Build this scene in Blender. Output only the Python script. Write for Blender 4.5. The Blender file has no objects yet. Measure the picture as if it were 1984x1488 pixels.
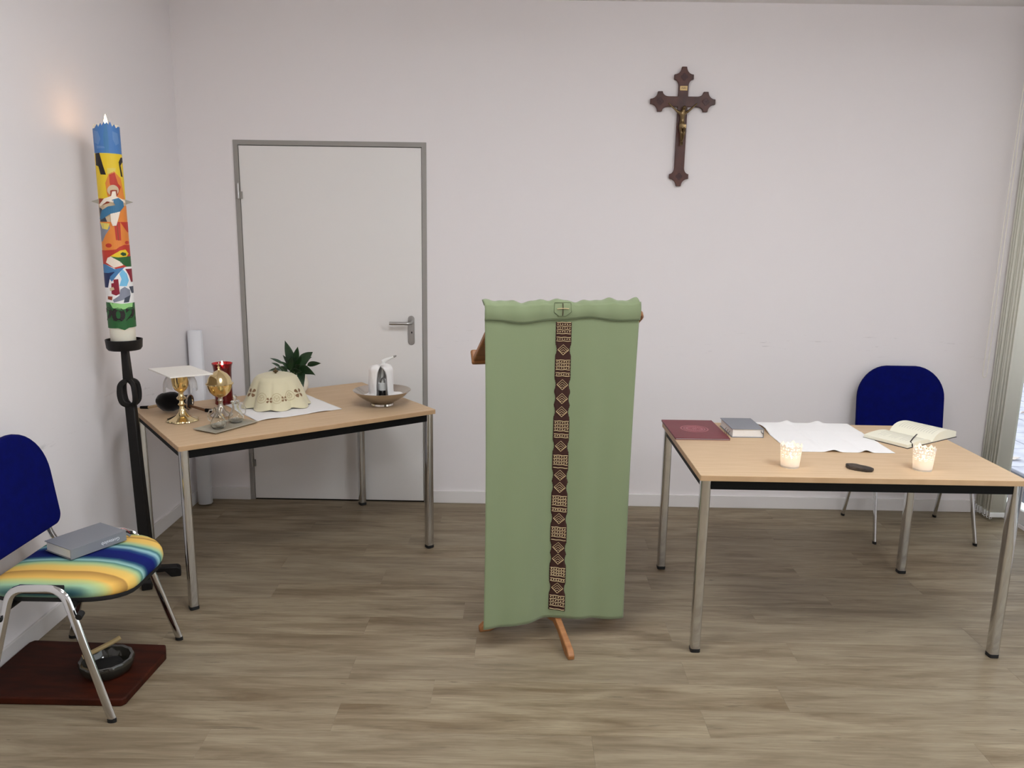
import bpy, bmesh, math, random
from mathutils import Vector, Matrix
R = math.radians
PI = math.pi
SC = bpy.context.scene
COL = SC.collection
random.seed(7)

# ------------------------------------------------------------------ camera
FPX, PITCH, YAW, ROLL, CAMH, CAMD = 1546.57, 0.1989, -0.0066, 0.0153, 1.6542, 4.5685
_cp, _sp = math.cos(PITCH), math.sin(PITCH)
FWD = Vector((math.sin(YAW)*_cp, math.cos(YAW)*_cp, -_sp))
_rt = Vector((math.cos(YAW), -math.sin(YAW), 0))
_up = _rt.cross(FWD)
RGT = math.cos(ROLL)*_rt + math.sin(ROLL)*_up
UPV = -math.sin(ROLL)*_rt + math.cos(ROLL)*_up
CAM = Vector((0, -CAMD, CAMH))
cd = bpy.data.cameras.new('camera')
cd.sensor_fit = 'HORIZONTAL'; cd.sensor_width = 36.0; cd.lens = FPX/1984*36.0
cd.clip_start = 0.05; cd.clip_end = 200
cam = bpy.data.objects.new('camera', cd); COL.objects.link(cam)
m3 = Matrix((RGT, UPV, -FWD)).transposed()
cam.matrix_world = Matrix.Translation(CAM) @ m3.to_4x4()
SC.camera = cam
def ray(u, v): return FWD + RGT*((u-992)/FPX) - UPV*((v-744)/FPX)
def atz(u, v, z=0.0):
    k = ray(u, v); return CAM + k*((z-CAMH)/k.z)
def aty(u, v, y=0.0):
    k = ray(u, v); return CAM + k*((y+CAMD)/k.y)

# ------------------------------------------------------------------ world, exposure, window light
XL, XR, YB, CEIL = -1.897, 2.865, -7.2, 2.82
w = bpy.data.worlds.new('overcast_sky'); SC.world = w; w.use_nodes = True
bg = w.node_tree.nodes['Background']
bg.inputs[0].default_value = (0.92, 0.955, 1.0, 1); bg.inputs[1].default_value = 2.7
pl = bpy.data.lights.new('window_portal', 'AREA'); pl.shape = 'RECTANGLE'; pl.size = 2.5; pl.size_y = 4.0
pl.cycles.is_portal = True
po = bpy.data.objects.new('window_portal', pl); COL.objects.link(po)
po.location = (XR+0.09, -4.1, 1.32); po.rotation_euler = (0, R(90), 0)
LAMP = 24.0
SC.view_settings.view_transform = 'Standard'; SC.view_settings.look = 'None'
SC.view_settings.gamma = 1.0; SC.view_settings.use_curve_mapping = False
SC.view_settings.exposure = 0.0
SC.cycles.use_denoising = True
SC.cycles.max_bounces = 10; SC.cycles.diffuse_bounces = 5; SC.cycles.transparent_max_bounces = 12
SC.cycles.sample_clamp_indirect = 6.0
SC.cycles.caustics_reflective = False; SC.cycles.caustics_refractive = False

# ------------------------------------------------------------------ materials
def lin(c):
    return tuple((x/255/12.92 if x/255 <= .04045 else ((x/255+.055)/1.055)**2.4) for x in c) + (1,)
def mat(name, c, rough=.5, metal=0, spec=.5, bump=None, var=None, sheen=0, trans=0, emit=None, estr=0, coat=0, ior=1.45, sss=0):
    m = bpy.data.materials.new(name); m.use_nodes = True
    nt = m.node_tree; b = nt.nodes['Principled BSDF']; N = nt.nodes.new; L = nt.links.new
    b.inputs['Base Color'].default_value = lin(c); b.inputs['Roughness'].default_value = rough
    b.inputs['Metallic'].default_value = metal; b.inputs['Specular IOR Level'].default_value = spec
    b.inputs['Transmission Weight'].default_value = trans; b.inputs['IOR'].default_value = ior
    b.inputs['Sheen Weight'].default_value = sheen; b.inputs['Coat Weight'].default_value = coat
    if sss:
        b.inputs['Subsurface Weight'].default_value = sss; b.inputs['Subsurface Radius'].default_value = (.02, .015, .01)
        b.inputs['Subsurface Scale'].default_value = 1.0
    if emit is not None:
        b.inputs['Emission Color'].default_value = lin(emit); b.inputs['Emission Strength'].default_value = estr
    if bump or var:
        tc = N('ShaderNodeTexCoord')
    if var:   # (scale, second colour, (sx,sy,sz))
        mp = N('ShaderNodeMapping'); mp.inputs['Scale'].default_value = var[2] if len(var) > 2 else (1, 1, 1)
        n = N('ShaderNodeTexNoise'); n.inputs['Scale'].default_value = var[0]; n.inputs['Detail'].default_value = 5
        r = N('ShaderNodeMapRange'); r.inputs[1].default_value = .35; r.inputs[2].default_value = .65
        mx = N('ShaderNodeMix'); mx.data_type = 'RGBA'
        mx.inputs[6].default_value = lin(c); mx.inputs[7].default_value = lin(var[1])
        L(tc.outputs['Object'], mp.inputs[0]); L(mp.outputs[0], n.inputs['Vector']); L(n.outputs['Fac'], r.inputs[0])
        L(r.outputs[0], mx.inputs[0]); L(mx.outputs[2], b.inputs['Base Color'])
    if bump:  # (scale, strength, distance)
        n = N('ShaderNodeTexNoise'); n.inputs['Scale'].default_value = bump[0]; n.inputs['Detail'].default_value = 3
        bp = N('ShaderNodeBump'); bp.inputs['Strength'].default_value = bump[1]; bp.inputs['Distance'].default_value = bump[2]
        L(tc.outputs['Object'], n.inputs['Vector']); L(n.outputs['Fac'], bp.inputs['Height']); L(bp.outputs[0], b.inputs['Normal'])
    return m
def wall_mat(name, scuff):
    m = mat(name, (233, 228, 228), .85, spec=.25, bump=(160, .08, .002))
    nt = m.node_tree; b = nt.nodes['Principled BSDF']; N = nt.nodes.new; L = nt.links.new
    g = N('ShaderNodeNewGeometry'); s = N('ShaderNodeSeparateXYZ'); L(g.outputs['Position'], s.inputs[0])
    mp = N('ShaderNodeMapping'); mp.inputs['Scale'].default_value = scuff[1]; L(g.outputs['Position'], mp.inputs[0])
    n = N('ShaderNodeTexNoise'); n.inputs['Scale'].default_value = 3.2; n.inputs['Detail'].default_value = 6; n.inputs['Roughness'].default_value = .65
    L(mp.outputs[0], n.inputs['Vector'])
    r = N('ShaderNodeMapRange'); r.inputs[1].default_value = .61; r.inputs[2].default_value = .73; L(n.outputs['Fac'], r.inputs[0])
    ab = N('ShaderNodeMath'); ab.operation = 'SUBTRACT'; ab.inputs[1].default_value = scuff[0]; L(s.outputs['Z'], ab.inputs[0])
    a2 = N('ShaderNodeMath'); a2.operation = 'ABSOLUTE'; L(ab.outputs[0], a2.inputs[0])
    bd = N('ShaderNodeMapRange'); bd.inputs[1].default_value = .09; bd.inputs[2].default_value = .01; L(a2.outputs[0], bd.inputs[0])
    mu = N('ShaderNodeMath'); mu.operation = 'MULTIPLY'; L(r.outputs[0], mu.inputs[0]); L(bd.outputs[0], mu.inputs[1])
    mu2 = N('ShaderNodeMath'); mu2.operation = 'MULTIPLY'; mu2.inputs[1].default_value = .5; L(mu.outputs[0], mu2.inputs[0])
    mx = N('ShaderNodeMix'); mx.data_type = 'RGBA'; mx.inputs[6].default_value = lin((233, 228, 228)); mx.inputs[7].default_value = lin((120, 112, 112))
    L(mu2.outputs[0], mx.inputs[0]); L(mx.outputs[2], b.inputs['Base Color'])
    return m
def plank_mat():
    m = bpy.data.materials.new('oak_vinyl'); m.use_nodes = True
    nt = m.node_tree; b = nt.nodes['Principled BSDF']; N = nt.nodes.new; L = nt.links.new
    oi = N('ShaderNodeObjectInfo'); g = N('ShaderNodeNewGeometry')
    off = N('ShaderNodeVectorMath'); off.operation = 'SCALE'; off.inputs['Scale'].default_value = 37.0
    cx = N('ShaderNodeCombineXYZ'); L(oi.outputs['Random'], cx.inputs[0]); L(oi.outputs['Random'], cx.inputs[1]); L(oi.outputs['Random'], cx.inputs[2])
    L(cx.outputs[0], off.inputs[0])
    ad = N('ShaderNodeVectorMath'); ad.operation = 'ADD'; L(g.outputs['Position'], ad.inputs[0]); L(off.outputs[0], ad.inputs[1])
    def noise(sc, scale, detail, rough=.55, dist=0):
        mp = N('ShaderNodeMapping'); mp.inputs['Scale'].default_value = sc; L(ad.outputs[0], mp.inputs[0])
        n = N('ShaderNodeTexNoise'); n.inputs['Scale'].default_value = scale; n.inputs['Detail'].default_value = detail
        n.inputs['Roughness'].default_value = rough; n.inputs['Distortion'].default_value = dist
        L(mp.outputs[0], n.inputs['Vector']); return n
    def rng(x, a, c, lo=0, hi=1):
        r = N('ShaderNodeMapRange'); r.inputs[1].default_value = a; r.inputs[2].default_value = c
        r.inputs[3].default_value = lo; r.inputs[4].default_value = hi; L(x, r.inputs[0]); return r.outputs[0]
    def mix(f, a, c, blend='MIX'):
        x = N('ShaderNodeMix'); x.data_type = 'RGBA'; x.blend_type = blend
        L(f, x.inputs[0])
        for i, q in ((6, a), (7, c)):
            if isinstance(q, tuple): x.inputs[i].default_value = q
            else: L(q, x.inputs[i])
        return x.outputs[2]
    broad = noise((1.5, 11, 1), 1.5, 5, .6, .5)
    fine = noise((3.5, 75, 1), 2.0, 5, .65, .3)
    crack = noise((2.3, 34, 1), 1.6, 5, .65, .8)
    knot = noise((5, 22, 1), 1.5, 3, .5, .5)
    c = mix(rng(broad.outputs['Fac'], .36, .68), lin((153, 139, 115)), lin((108, 91, 68)))
    c = mix(rng(fine.outputs['Fac'], .42, .74, 0, .5), c, lin((98, 83, 63)))
    c = mix(rng(crack.outputs['Fac'], .61, .73, 0, .75), c, lin((66, 53, 38)))
    c = mix(rng(knot.outputs['Fac'], .72, .80, 0, .8), c, lin((58, 46, 34)))
    t = rng(oi.outputs['Random'], 0, 1, 0, .3)
    c = mix(t, c, lin((138, 128, 110)))
    L(c, b.inputs['Base Color'])
    L(rng(fine.outputs['Fac'], .3, .7, .42, .58), b.inputs['Roughness']); b.inputs['Specular IOR Level'].default_value = .35
    bp = N('ShaderNodeBump'); bp.inputs['Strength'].default_value = .12; bp.inputs['Distance'].default_value = .002
    L(fine.outputs['Fac'], bp.inputs['Height']); L(bp.outputs[0], b.inputs['Normal'])
    return m
def stripe_mat():
    m = bpy.data.materials.new('striped_upholstery'); m.use_nodes = True
    nt = m.node_tree; b = nt.nodes['Principled BSDF']; N = nt.nodes.new; L = nt.links.new
    tc = N('ShaderNodeTexCoord'); s = N('ShaderNodeSeparateXYZ'); L(tc.outputs['Object'], s.inputs[0])
    n = N('ShaderNodeTexNoise'); n.inputs['Scale'].default_value = 5; mp = N('ShaderNodeMapping'); mp.inputs['Scale'].default_value = (1, .6, .2)
    L(tc.outputs['Object'], mp.inputs[0]); L(mp.outputs[0], n.inputs['Vector'])
    r0 = N('ShaderNodeMapRange'); r0.inputs[3].default_value = -.02; r0.inputs[4].default_value = .02; L(n.outputs['Fac'], r0.inputs[0])
    ad = N('ShaderNodeMath'); L(s.outputs['X'], ad.inputs[0]); L(r0.outputs[0], ad.inputs[1])
    r = N('ShaderNodeMapRange'); r.inputs[1].default_value = -.25; r.inputs[2].default_value = .25; L(ad.outputs[0], r.inputs[0])
    cr = N('ShaderNodeValToRGB'); L(r.outputs[0], cr.inputs[0]); e = cr.color_ramp.elements
    st = [(0, (24, 50, 72)), (.03, (48, 88, 98)), (.055, (150, 185, 150)), (.10, (190, 195, 125)), (.14, (226, 180, 92)), (.225, (170, 130, 70)), (.235, (230, 186, 96)),
          (.30, (222, 190, 105)), (.35, (165, 190, 140)), (.385, (80, 130, 120)), (.40, (150, 190, 185)), (.44, (50, 92, 112)), (.47, (18, 32, 92)), (.58, (20, 28, 100)), (.62, (42, 78, 118)),
          (.66, (150, 190, 195)), (.69, (58, 108, 112)), (.72, (150, 185, 150)), (.78, (222, 190, 105)), (.84, (230, 186, 96)), (.86, (165, 128, 70)), (.88, (226, 180, 92)), (.94, (185, 195, 130)), (1, (150, 185, 150))]
    while len(e) < len(st): e.new(.5)
    for k, (p, c) in enumerate(st): e[k].position = p; e[k].color = lin(c)
    L(cr.outputs[0], b.inputs['Base Color']); b.inputs['Roughness'].default_value = .9; b.inputs['Specular IOR Level'].default_value = .15
    w_ = N('ShaderNodeTexNoise'); w_.inputs['Scale'].default_value = 900; L(tc.outputs['Object'], w_.inputs['Vector'])
    bp = N('ShaderNodeBump'); bp.inputs['Strength'].default_value = .25; bp.inputs['Distance'].default_value = .001
    L(w_.outputs['Fac'], bp.inputs['Height']); L(bp.outputs[0], b.inputs['Normal'])
    return m
def pane_mat():
    m = bpy.data.materials.new('window_glass'); m.use_nodes = True
    nt = m.node_tree; N = nt.nodes.new; L = nt.links.new; nt.nodes.remove(nt.nodes['Principled BSDF'])
    t = N('ShaderNodeBsdfTransparent'); t.inputs[0].default_value = (.95, .97, .96, 1); g = N('ShaderNodeBsdfGlossy'); g.inputs['Roughness'].default_value = .01
    lw = N('ShaderNodeLayerWeight'); lw.inputs[0].default_value = .5; pw = N('ShaderNodeMath'); pw.operation = 'POWER'; pw.inputs[1].default_value = 5.0
    L(lw.outputs['Facing'], pw.inputs[0]); f = N('ShaderNodeMapRange'); f.inputs[3].default_value = .04; f.inputs[4].default_value = .6; L(pw.outputs[0], f.inputs[0]); mx = N('ShaderNodeMixShader')
    L(f.outputs[0], mx.inputs[0]); L(t.outputs[0], mx.inputs[1]); L(g.outputs[0], mx.inputs[2]); L(mx.outputs[0], nt.nodes['Material Output'].inputs[0])
    return m
def thin_mat(name, c, transl=.5, alpha=1.0, bump=None):
    m = bpy.data.materials.new(name); m.use_nodes = True
    nt = m.node_tree; N = nt.nodes.new; L = nt.links.new; nt.nodes.remove(nt.nodes['Principled BSDF'])
    d = N('ShaderNodeBsdfDiffuse'); d.inputs[0].default_value = lin(c); t = N('ShaderNodeBsdfTranslucent'); t.inputs[0].default_value = lin(c)
    mx = N('ShaderNodeMixShader'); mx.inputs[0].default_value = transl; L(d.outputs[0], mx.inputs[1]); L(t.outputs[0], mx.inputs[2]); out = mx.outputs[0]
    if alpha < 1:
        tr = N('ShaderNodeBsdfTransparent'); m2 = N('ShaderNodeMixShader'); m2.inputs[0].default_value = alpha
        L(tr.outputs[0], m2.inputs[1]); L(out, m2.inputs[2]); out = m2.outputs[0]
    L(out, nt.nodes['Material Output'].inputs[0])
    return m

MAT = dict(
    wall=wall_mat('wall_paint', (1.0, (1.6, 1, 14))), wall_l=wall_mat('wall_paint_side', (.78, (1, 1.4, 9))),
    ceil=mat('ceiling_paint', (238, 236, 235), .9, spec=.2), base=mat('baseboard_white', (226, 222, 220), .5),
    plank=plank_mat(), under=mat('subfloor', (52, 44, 37), .9),
    door=mat('door_white', (229, 226, 223), .45, spec=.35, bump=(300, .03, .001)), dframe=mat('door_frame_grey', (150, 146, 141), .5),
    steel=mat('brushed_steel', (170, 168, 165), .32, 1), chrome=mat('chrome', (205, 205, 205), .09, 1), dark=mat('black_hole', (8, 8, 8), .8),
    beech=mat('beech_laminate', (206, 178, 144), .5, spec=.3, var=(4, (199, 170, 135), (1.2, 14, 1))),
    edge=mat('beech_edging', (186, 154, 118), .5, var=(4, (176, 143, 106), (2, 8, 1))),
    black=mat('black_steel', (7, 6, 5), .6, spec=.2), rubber=mat('black_rubber', (14, 13, 13), .7),
    blue=mat('royal_blue_fabric', (6, 13, 86), .95, spec=.1, bump=(700, .3, .001), sheen=0, var=(30, (6, 12, 78))),
    stripe=stripe_mat(), seatb=mat('blue_seat_fabric', (14, 26, 112), .95, spec=.15),
    iron=mat('wrought_iron', (20, 17, 15), .55, .3, bump=(90, .25, .002)),
    wax=mat('ivory_wax', (238, 232, 214), .4, sss=.3), flame=mat('candle_flame', (255, 220, 160), .5, emit=(255, 190, 120), estr=65),
    tflame=mat('tealight_flame', (255, 220, 160), .5, emit=(255, 214, 160), estr=120), wick=mat('wick', (25, 20, 18), .9),
    gold=mat('polished_gold', (236, 204, 138), .13, 1), palegold=mat('pale_gilt', (232, 212, 164), .15, 1), silver=mat('silver', (196, 188, 178), .18, 1),
    linen=mat('white_linen', (240, 238, 236), .9, spec=.15, bump=(500, .15, .001)), pall=mat('starched_linen', (240, 236, 228), .85, spec=.15),
    veil=thin_mat('sheer_veil', (240, 238, 236), .5, .6),
    velvet=mat('black_velvet', (12, 9, 9), .95, spec=.05, sheen=.3), wood=mat('light_wood_handle', (190, 164, 128), .5), redbrown=mat('brown_handle', (110, 74, 46), .45),
    redglass=mat('ruby_glass', (128, 5, 16), .08, trans=.55, coat=.5), glass=mat('clear_glass', (250, 252, 250), .02, trans=1, ior=1.45), redwax=mat('red_wax', (120, 18, 26), .5, sss=.2),
    tray=mat('pewter_tray', (178, 172, 154), .4, .35), cream=mat('cream_silk', (212, 204, 172), .75, spec=.3, sheen=.2, bump=(400, .1, .001)),
    creamdark=mat('beige_embroidery', (186, 170, 132), .8), brownemb=mat('brown_embroidery', (128, 98, 70), .8),
    pot=mat('white_ceramic', (232, 228, 214), .25, spec=.5), leaf=mat('deep_green_leaf', (24, 46, 25), .4, var=(14, (38, 66, 34))), stem=mat('plant_stem', (58, 88, 46), .6), soil=mat('soil', (40, 30, 24), 1),
    terry=mat('white_terry', (240, 237, 234), .98, spec=.1, bump=(330, .5, .004)), wplastic=mat('white_plastic', (238, 238, 234), .35),
    bottle=mat('dark_bottle', (28, 26, 26), .15, coat=.5), paper=mat('white_paper', (233, 233, 236), .8), pages=mat('book_pages', (235, 232, 228), .85, var=(60, (218, 212, 206), (1, 1, 60))),
    greycover=mat('grey_cover', (124, 126, 132), .5, bump=(300, .1, .001)), lettering=mat('silver_lettering', (225, 227, 232), .4), ribbon=mat('red_ribbon', (140, 30, 30), .6),
    redbook=mat('crimson_cover', (110, 26, 38), .42, bump=(400, .15, .001)), emblem=mat('embossed_emblem', (158, 88, 95), .4),
    oldpages=mat('cream_pages', (236, 232, 212), .85), print_=mat('printed_lines', (210, 206, 190), .9), bkcover=mat('black_cover', (30, 20, 18), .5),
    slate=mat('dark_stone', (70, 58, 48), .6, bump=(60, .8, .004), var=(40, (44, 36, 30))),
    lace=thin_mat('white_lace_cup', (246, 243, 238), .45), tin=mat('tin_cup', (210, 208, 200), .3, .9),
    mahog=mat('mahogany', (82, 42, 30), .42, var=(6, (62, 30, 22), (3, 3, 1))), inlay=mat('dark_inlay', (58, 18, 14), .4), bronze=mat('aged_bronze', (112, 94, 66), .28, .95, bump=(80, .2, .002)), brass=mat('brass_plate', (176, 150, 104), .4, .7),
    green=mat('sage_green_cloth', (122, 133, 101), .9, spec=.15, sheen=.2, bump=(600, .15, .001)), stitch=mat('dark_stitch', (84, 92, 66), .9), band=mat('dark_brown_band', (52, 24, 16), .9), thread=mat('gold_thread', (200, 176, 136), .55, .15),
    oak=mat('honey_oak', (162, 110, 66), .42, var=(5, (140, 92, 52), (2, 10, 2))), redoak=mat('lectern_base_wood', (150, 86, 50), .45, var=(5, (128, 70, 40), (2, 2, 8))),
    mbrown=mat('brown_board', (64, 25, 12), .6, spec=.15, var=(4, (44, 18, 9), (2, 8, 1))), smoke=mat('smoked_glass', (60, 58, 50), .1, trans=.5, coat=.4), stick=mat('pale_stick', (160, 138, 96), .7), ash=mat('charcoal', (24, 22, 20), 1),
    slat=thin_mat('cream_slat', (238, 236, 226), .25), rail=mat('white_aluminium', (222, 222, 220), .4), cordm=mat('cream_cord', (226, 220, 206), .7), pane=pane_mat(),
    slab=mat('concrete_paving', (176, 176, 188), .9, var=(6, (150, 150, 164))), gutter=mat('dark_gravel', (74, 74, 82), .95, var=(50, (50, 50, 58))), lawn=mat('ground', (150, 150, 150), 1),
    litter=mat('dry_leaves', (196, 188, 184), .9, var=(8, (150, 120, 110))), hedge=mat('hedge_green', (60, 84, 48), .8, var=(20, (40, 62, 34))),
    lampw=mat('lamp_diffuser', (255, 255, 255), .5, emit=(247, 250, 255), estr=LAMP), metalwing=mat('metal_bar', (150, 144, 132), .35, .8),
)
def wx(name, c, r=.5): 
    MAT[name] = mat('wax_'+name, c, r)
for n_, c_ in dict(skyblue=(100, 140, 192), blue=(72, 122, 184), lblue=(120, 190, 226), dblue=(24, 40, 86), midblue=(70, 124, 172), yellow=(232, 198, 40), lyellow=(226, 204, 96), orange=(222, 132, 54), red=(188, 52, 34), dred=(136, 26, 46), rust=(150, 60, 32), black=(30, 22, 22), green=(34, 92, 44), dgreen=(22, 66, 34), lgreen=(150, 206, 130), grey=(134, 138, 152), dgrey=(64, 70, 84), white=(240, 238, 236), cream=(240, 226, 208), sand=(206, 182, 148), robe=(52, 110, 146)).items(): wx('wx_'+n_, c_)

# ------------------------------------------------------------------ mesh helper
class MB:
    def __init__(s): s.v = []; s.f = []
    def add(s, vs, fs):
        o = len(s.v); s.v += [tuple(p) for p in vs]; s.f += [tuple(i+o for i in f) for f in fs]; return s
    def box(s, a, b):
        (x0, x1), (y0, y1), (z0, z1) = (sorted(q) for q in zip(a, b))
        return s.add([(x0,y0,z0),(x1,y0,z0),(x1,y1,z0),(x0,y1,z0),(x0,y0,z1),(x1,y0,z1),(x1,y1,z1),(x0,y1,z1)],
                     [(0,3,2,1),(4,5,6,7),(0,1,5,4),(1,2,6,5),(2,3,7,6),(3,0,4,7)])
    def lathe(s, prof, n=32, c=(0,0), rf=None, cap0=True, cap1=True):
        vs = []
        for j, (r, z) in enumerate(prof):
            for i in range(n):
                t = 2*PI*i/n; rr = r*(rf(t, j) if rf else 1)
                vs.append((c[0]+rr*math.cos(t), c[1]+rr*math.sin(t), z))
        fs = [(j*n+i, j*n+(i+1)%n, (j+1)*n+(i+1)%n, (j+1)*n+i) for j in range(len(prof)-1) for i in range(n)]
        if cap0: fs.append(tuple(range(n-1, -1, -1)))
        if cap1: fs.append(tuple((len(prof)-1)*n+i for i in range(n)))
        return s.add(vs, fs)
    def tube(s, pts, r, n=10, caps=True, flat=1.0, updir=None):
        pts = [Vector(p) for p in pts]; rs = r if isinstance(r, (list, tuple)) else [r]*len(pts)
        tg = [(pts[min(i+1, len(pts)-1)]-pts[max(i-1, 0)]).normalized() for i in range(len(pts))]
        u = Vector(updir) if updir else (Vector((0,0,1)) if abs(tg[0].z) < .9 else Vector((1,0,0)))
        vs = []
        for p, t, rr in zip(pts, tg, rs):
            u = (u - t*u.dot(t)).normalized(); w_ = t.cross(u)
            for i in range(n):
                a = 2*PI*i/n; vs.append(p + u*(rr*math.cos(a)) + w_*(rr*flat*math.sin(a)))
        m = len(pts)
        fs = [(j*n+i, j*n+(i+1)%n, (j+1)*n+(i+1)%n, (j+1)*n+i) for j in range(m-1) for i in range(n)]
        if caps: fs += [tuple(range(n-1, -1, -1)), tuple((m-1)*n+i for i in range(n))]
        return s.add(vs, fs)
    def prism(s, poly, z0, z1, fn=None):
        fn = fn or (lambda x, y, z: (x, y, z)); n = len(poly)
        vs = [fn(x, y, z0) for x, y in poly] + [fn(x, y, z1) for x, y in poly]
        fs = [tuple(range(n-1, -1, -1)), tuple(range(n, 2*n))] + [(i, (i+1)%n, n+(i+1)%n, n+i) for i in range(n)]
        return s.add(vs, fs)
    def grid(s, fn, nu, nv, keep=None, wrap=False):
        vs = [fn(i/nu, j/nv) for j in range(nv+1) for i in range(nu + (0 if wrap else 1))]
        k = nu if wrap else nu+1
        fs = [(j*k+i, j*k+(i+1)%k, (j+1)*k+(i+1)%k, (j+1)*k+i) for j in range(nv) for i in range(nu) if keep is None or keep(i, j)]
        return s.add(vs, fs)
    def pad(s, out, z0, z1, e=.012, dome=.01, fn=None, seg=4):
        """cushion: 2d outline, rounded rim, domed faces"""
        fn = fn or (lambda x, y, z: (x, y, z)); n = len(out)
        cx = sum(p[0] for p in out)/n; cy = sum(p[1] for p in out)/n; rad = max(math.hypot(x-cx, y-cy) for x, y in out)
        rings = []
        h = (z1-z0)/2; e = min(e, h)
        for k in range(seg+1): a = PI/2*k/seg; rings.append((1-(e/rad)*(1-math.sin(a)), z0+e-e*math.cos(a)))
        for k in range(seg+1): a = PI/2*k/seg; rings.append((1-(e/rad)*(1-math.cos(a)), z1-e+e*math.sin(a)))
        for q in (.85, .6, .3): rings.append((q, z1+dome*(1-q*q)))
        vs = []
        for sc, z in rings:
            for x, y in out: vs.append(fn(cx+(x-cx)*sc, cy+(y-cy)*sc, z))
        m = len(rings)
        fs = [(j*n+i, j*n+(i+1)%n, (j+1)*n+(i+1)%n, (j+1)*n+i) for j in range(m-1) for i in range(n)]
        fs.append(tuple(range(n-1, -1, -1)))
        vs.append(fn(cx, cy, z1+dome)); c = len(vs)-1
        fs += [((m-1)*n+i, (m-1)*n+(i+1)%n, c) for i in range(n)]
        return s.add(vs, fs)
    def xf(s, M, start=0):
        s.v = s.v[:start] + [tuple(M @ Vector(p)) for p in s.v[start:]]; return s
    def build(s, name, mt, parent=None, smooth=40, bevel=0, solid=0, sub=0, seg=2, soff=0):
        me = bpy.data.meshes.new(name); me.from_pydata(s.v, [], s.f); me.validate(); me.update()
        me.materials.append(MAT[mt] if isinstance(mt, str) else mt)
        if smooth:
            me.polygons.foreach_set('use_smooth', [True]*len(me.polygons)); me.set_sharp_from_angle(angle=R(smooth))
        o = bpy.data.objects.new(name, me); COL.objects.link(o)
        if parent: o.parent = parent
        if solid: md = o.modifiers.new('solid', 'SOLIDIFY'); md.thickness = solid; md.offset = soff
        if bevel:
            md = o.modifiers.new('bevel', 'BEVEL'); md.width = bevel; md.segments = seg; md.limit_method = 'ANGLE'; md.angle_limit = R(35)
            me.polygons.foreach_set('use_smooth', [True]*len(me.polygons))
            if not me.materials: pass
        if sub: md = o.modifiers.new('sub', 'SUBSURF'); md.levels = sub; md.render_levels = sub
        return o
def box(a, b): return MB().box(a, b)
def tag(o, label, cat, group=None, kind=None):
    o['label'] = label; o['category'] = cat
    if group: o['group'] = group
    if kind: o['kind'] = kind
    return o
def struct(o, label=None, cat=None):
    o['kind'] = 'structure'
    if label: o['label'] = label; o['category'] = cat
    return o
def thing(name, label, cat, loc=(0,0,0), rz=0, group=None):
    o = bpy.data.objects.new(name, None); COL.objects.link(o); o.location = loc; o.rotation_euler = (0, 0, rz); o.empty_display_size = .05
    return tag(o, label, cat, group)
def rrect(w_, h_, r, seg=6, c=(0,0)):
    rs = r if isinstance(r, (list, tuple)) else [r]*4      # corners: ++, -+, --, +-
    pts = []
    for k, (sx, sy) in enumerate(((1,1),(-1,1),(-1,-1),(1,-1))):
        q = rs[k]; ox, oy = c[0]+sx*(w_/2-q), c[1]+sy*(h_/2-q)
        for i in range(seg+1):
            a = PI/2*(k + i/seg); pts.append((ox+q*math.cos(a), oy+q*math.sin(a)))
    return pts
def text_mesh(txt, size, depth=.0004, align='CENTER', bold=0):
    cu = bpy.data.curves.new('t', 'FONT'); cu.body = txt; cu.size = size; cu.extrude = depth; cu.align_x = align; cu.align_y = 'CENTER'; cu.resolution_u = 3; cu.offset = bold
    o = bpy.data.objects.new('t', cu); COL.objects.link(o)
    dg = bpy.context.evaluated_depsgraph_get(); me = bpy.data.meshes.new_from_object(o.evaluated_get(dg))
    m = MB(); m.add([v.co[:] for v in me.vertices], [tuple(p.vertices) for p in me.polygons])
    bpy.data.objects.remove(o); bpy.data.curves.remove(cu); bpy.data.meshes.remove(me)
    return m
def bez(a, b, c, n=8):
    a, b, c = Vector(a), Vector(b), Vector(c)
    return [a*(1-t)**2 + b*(2*t*(1-t)) + c*t*t for t in [i/n for i in range(n+1)]]
def fillet(pts, r, n=5):
    """polyline with rounded corners"""
    P = [Vector(p) for p in pts]; out = [P[0]]
    for i in range(1, len(P)-1):
        a = P[i]+(P[i-1]-P[i]).normalized()*r; b = P[i]+(P[i+1]-P[i]).normalized()*r
        out += bez(a, P[i], b, n)
    return out+[P[-1]]

# ================================================================== THE ROOM
# floor with individual planks
fl = struct(box((XL-.1, YB-.1, -.12), (XR+.1, .1, -.004)).build('floor', 'under', smooth=0), 'grey brown wood-look vinyl plank floor', 'floor')
PW, PLEN = .156, 1.256
known = {0: -.62, 1: -1.086, 2: -.215, 3: -.61, 4: -.148, 5: -.604, 6: -.285, 7: -.598, 8: -.992}
cache = {}
def plank_mesh(lx, ly):
    key = (round(lx, 3), round(ly, 3))
    if key not in cache:
        g, c, t = .00015, .0005, .0003
        a = [(g, g), (lx-g, g), (lx-g, ly-g), (g, ly-g)]; b = [(g+c, g+c), (lx-g-c, g+c), (lx-g-c, ly-g-c), (g+c, ly-g-c)]
        vs = [(x, y, -.0039) for x, y in a] + [(x, y, -t) for x, y in a] + [(x, y, 0) for x, y in b]
        fs = [(3,2,1,0), (8,9,10,11)] + [(i, (i+1)%4, 4+(i+1)%4, 4+i) for i in range(4)] + [(4+i, 4+(i+1)%4, 8+(i+1)%4, 8+i) for i in range(4)]
        me = bpy.data.meshes.new('plank'); me.from_pydata(vs, [], fs); me.materials.append(MAT['plank']); cache[key] = me
    return cache[key]
k = -7
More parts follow.
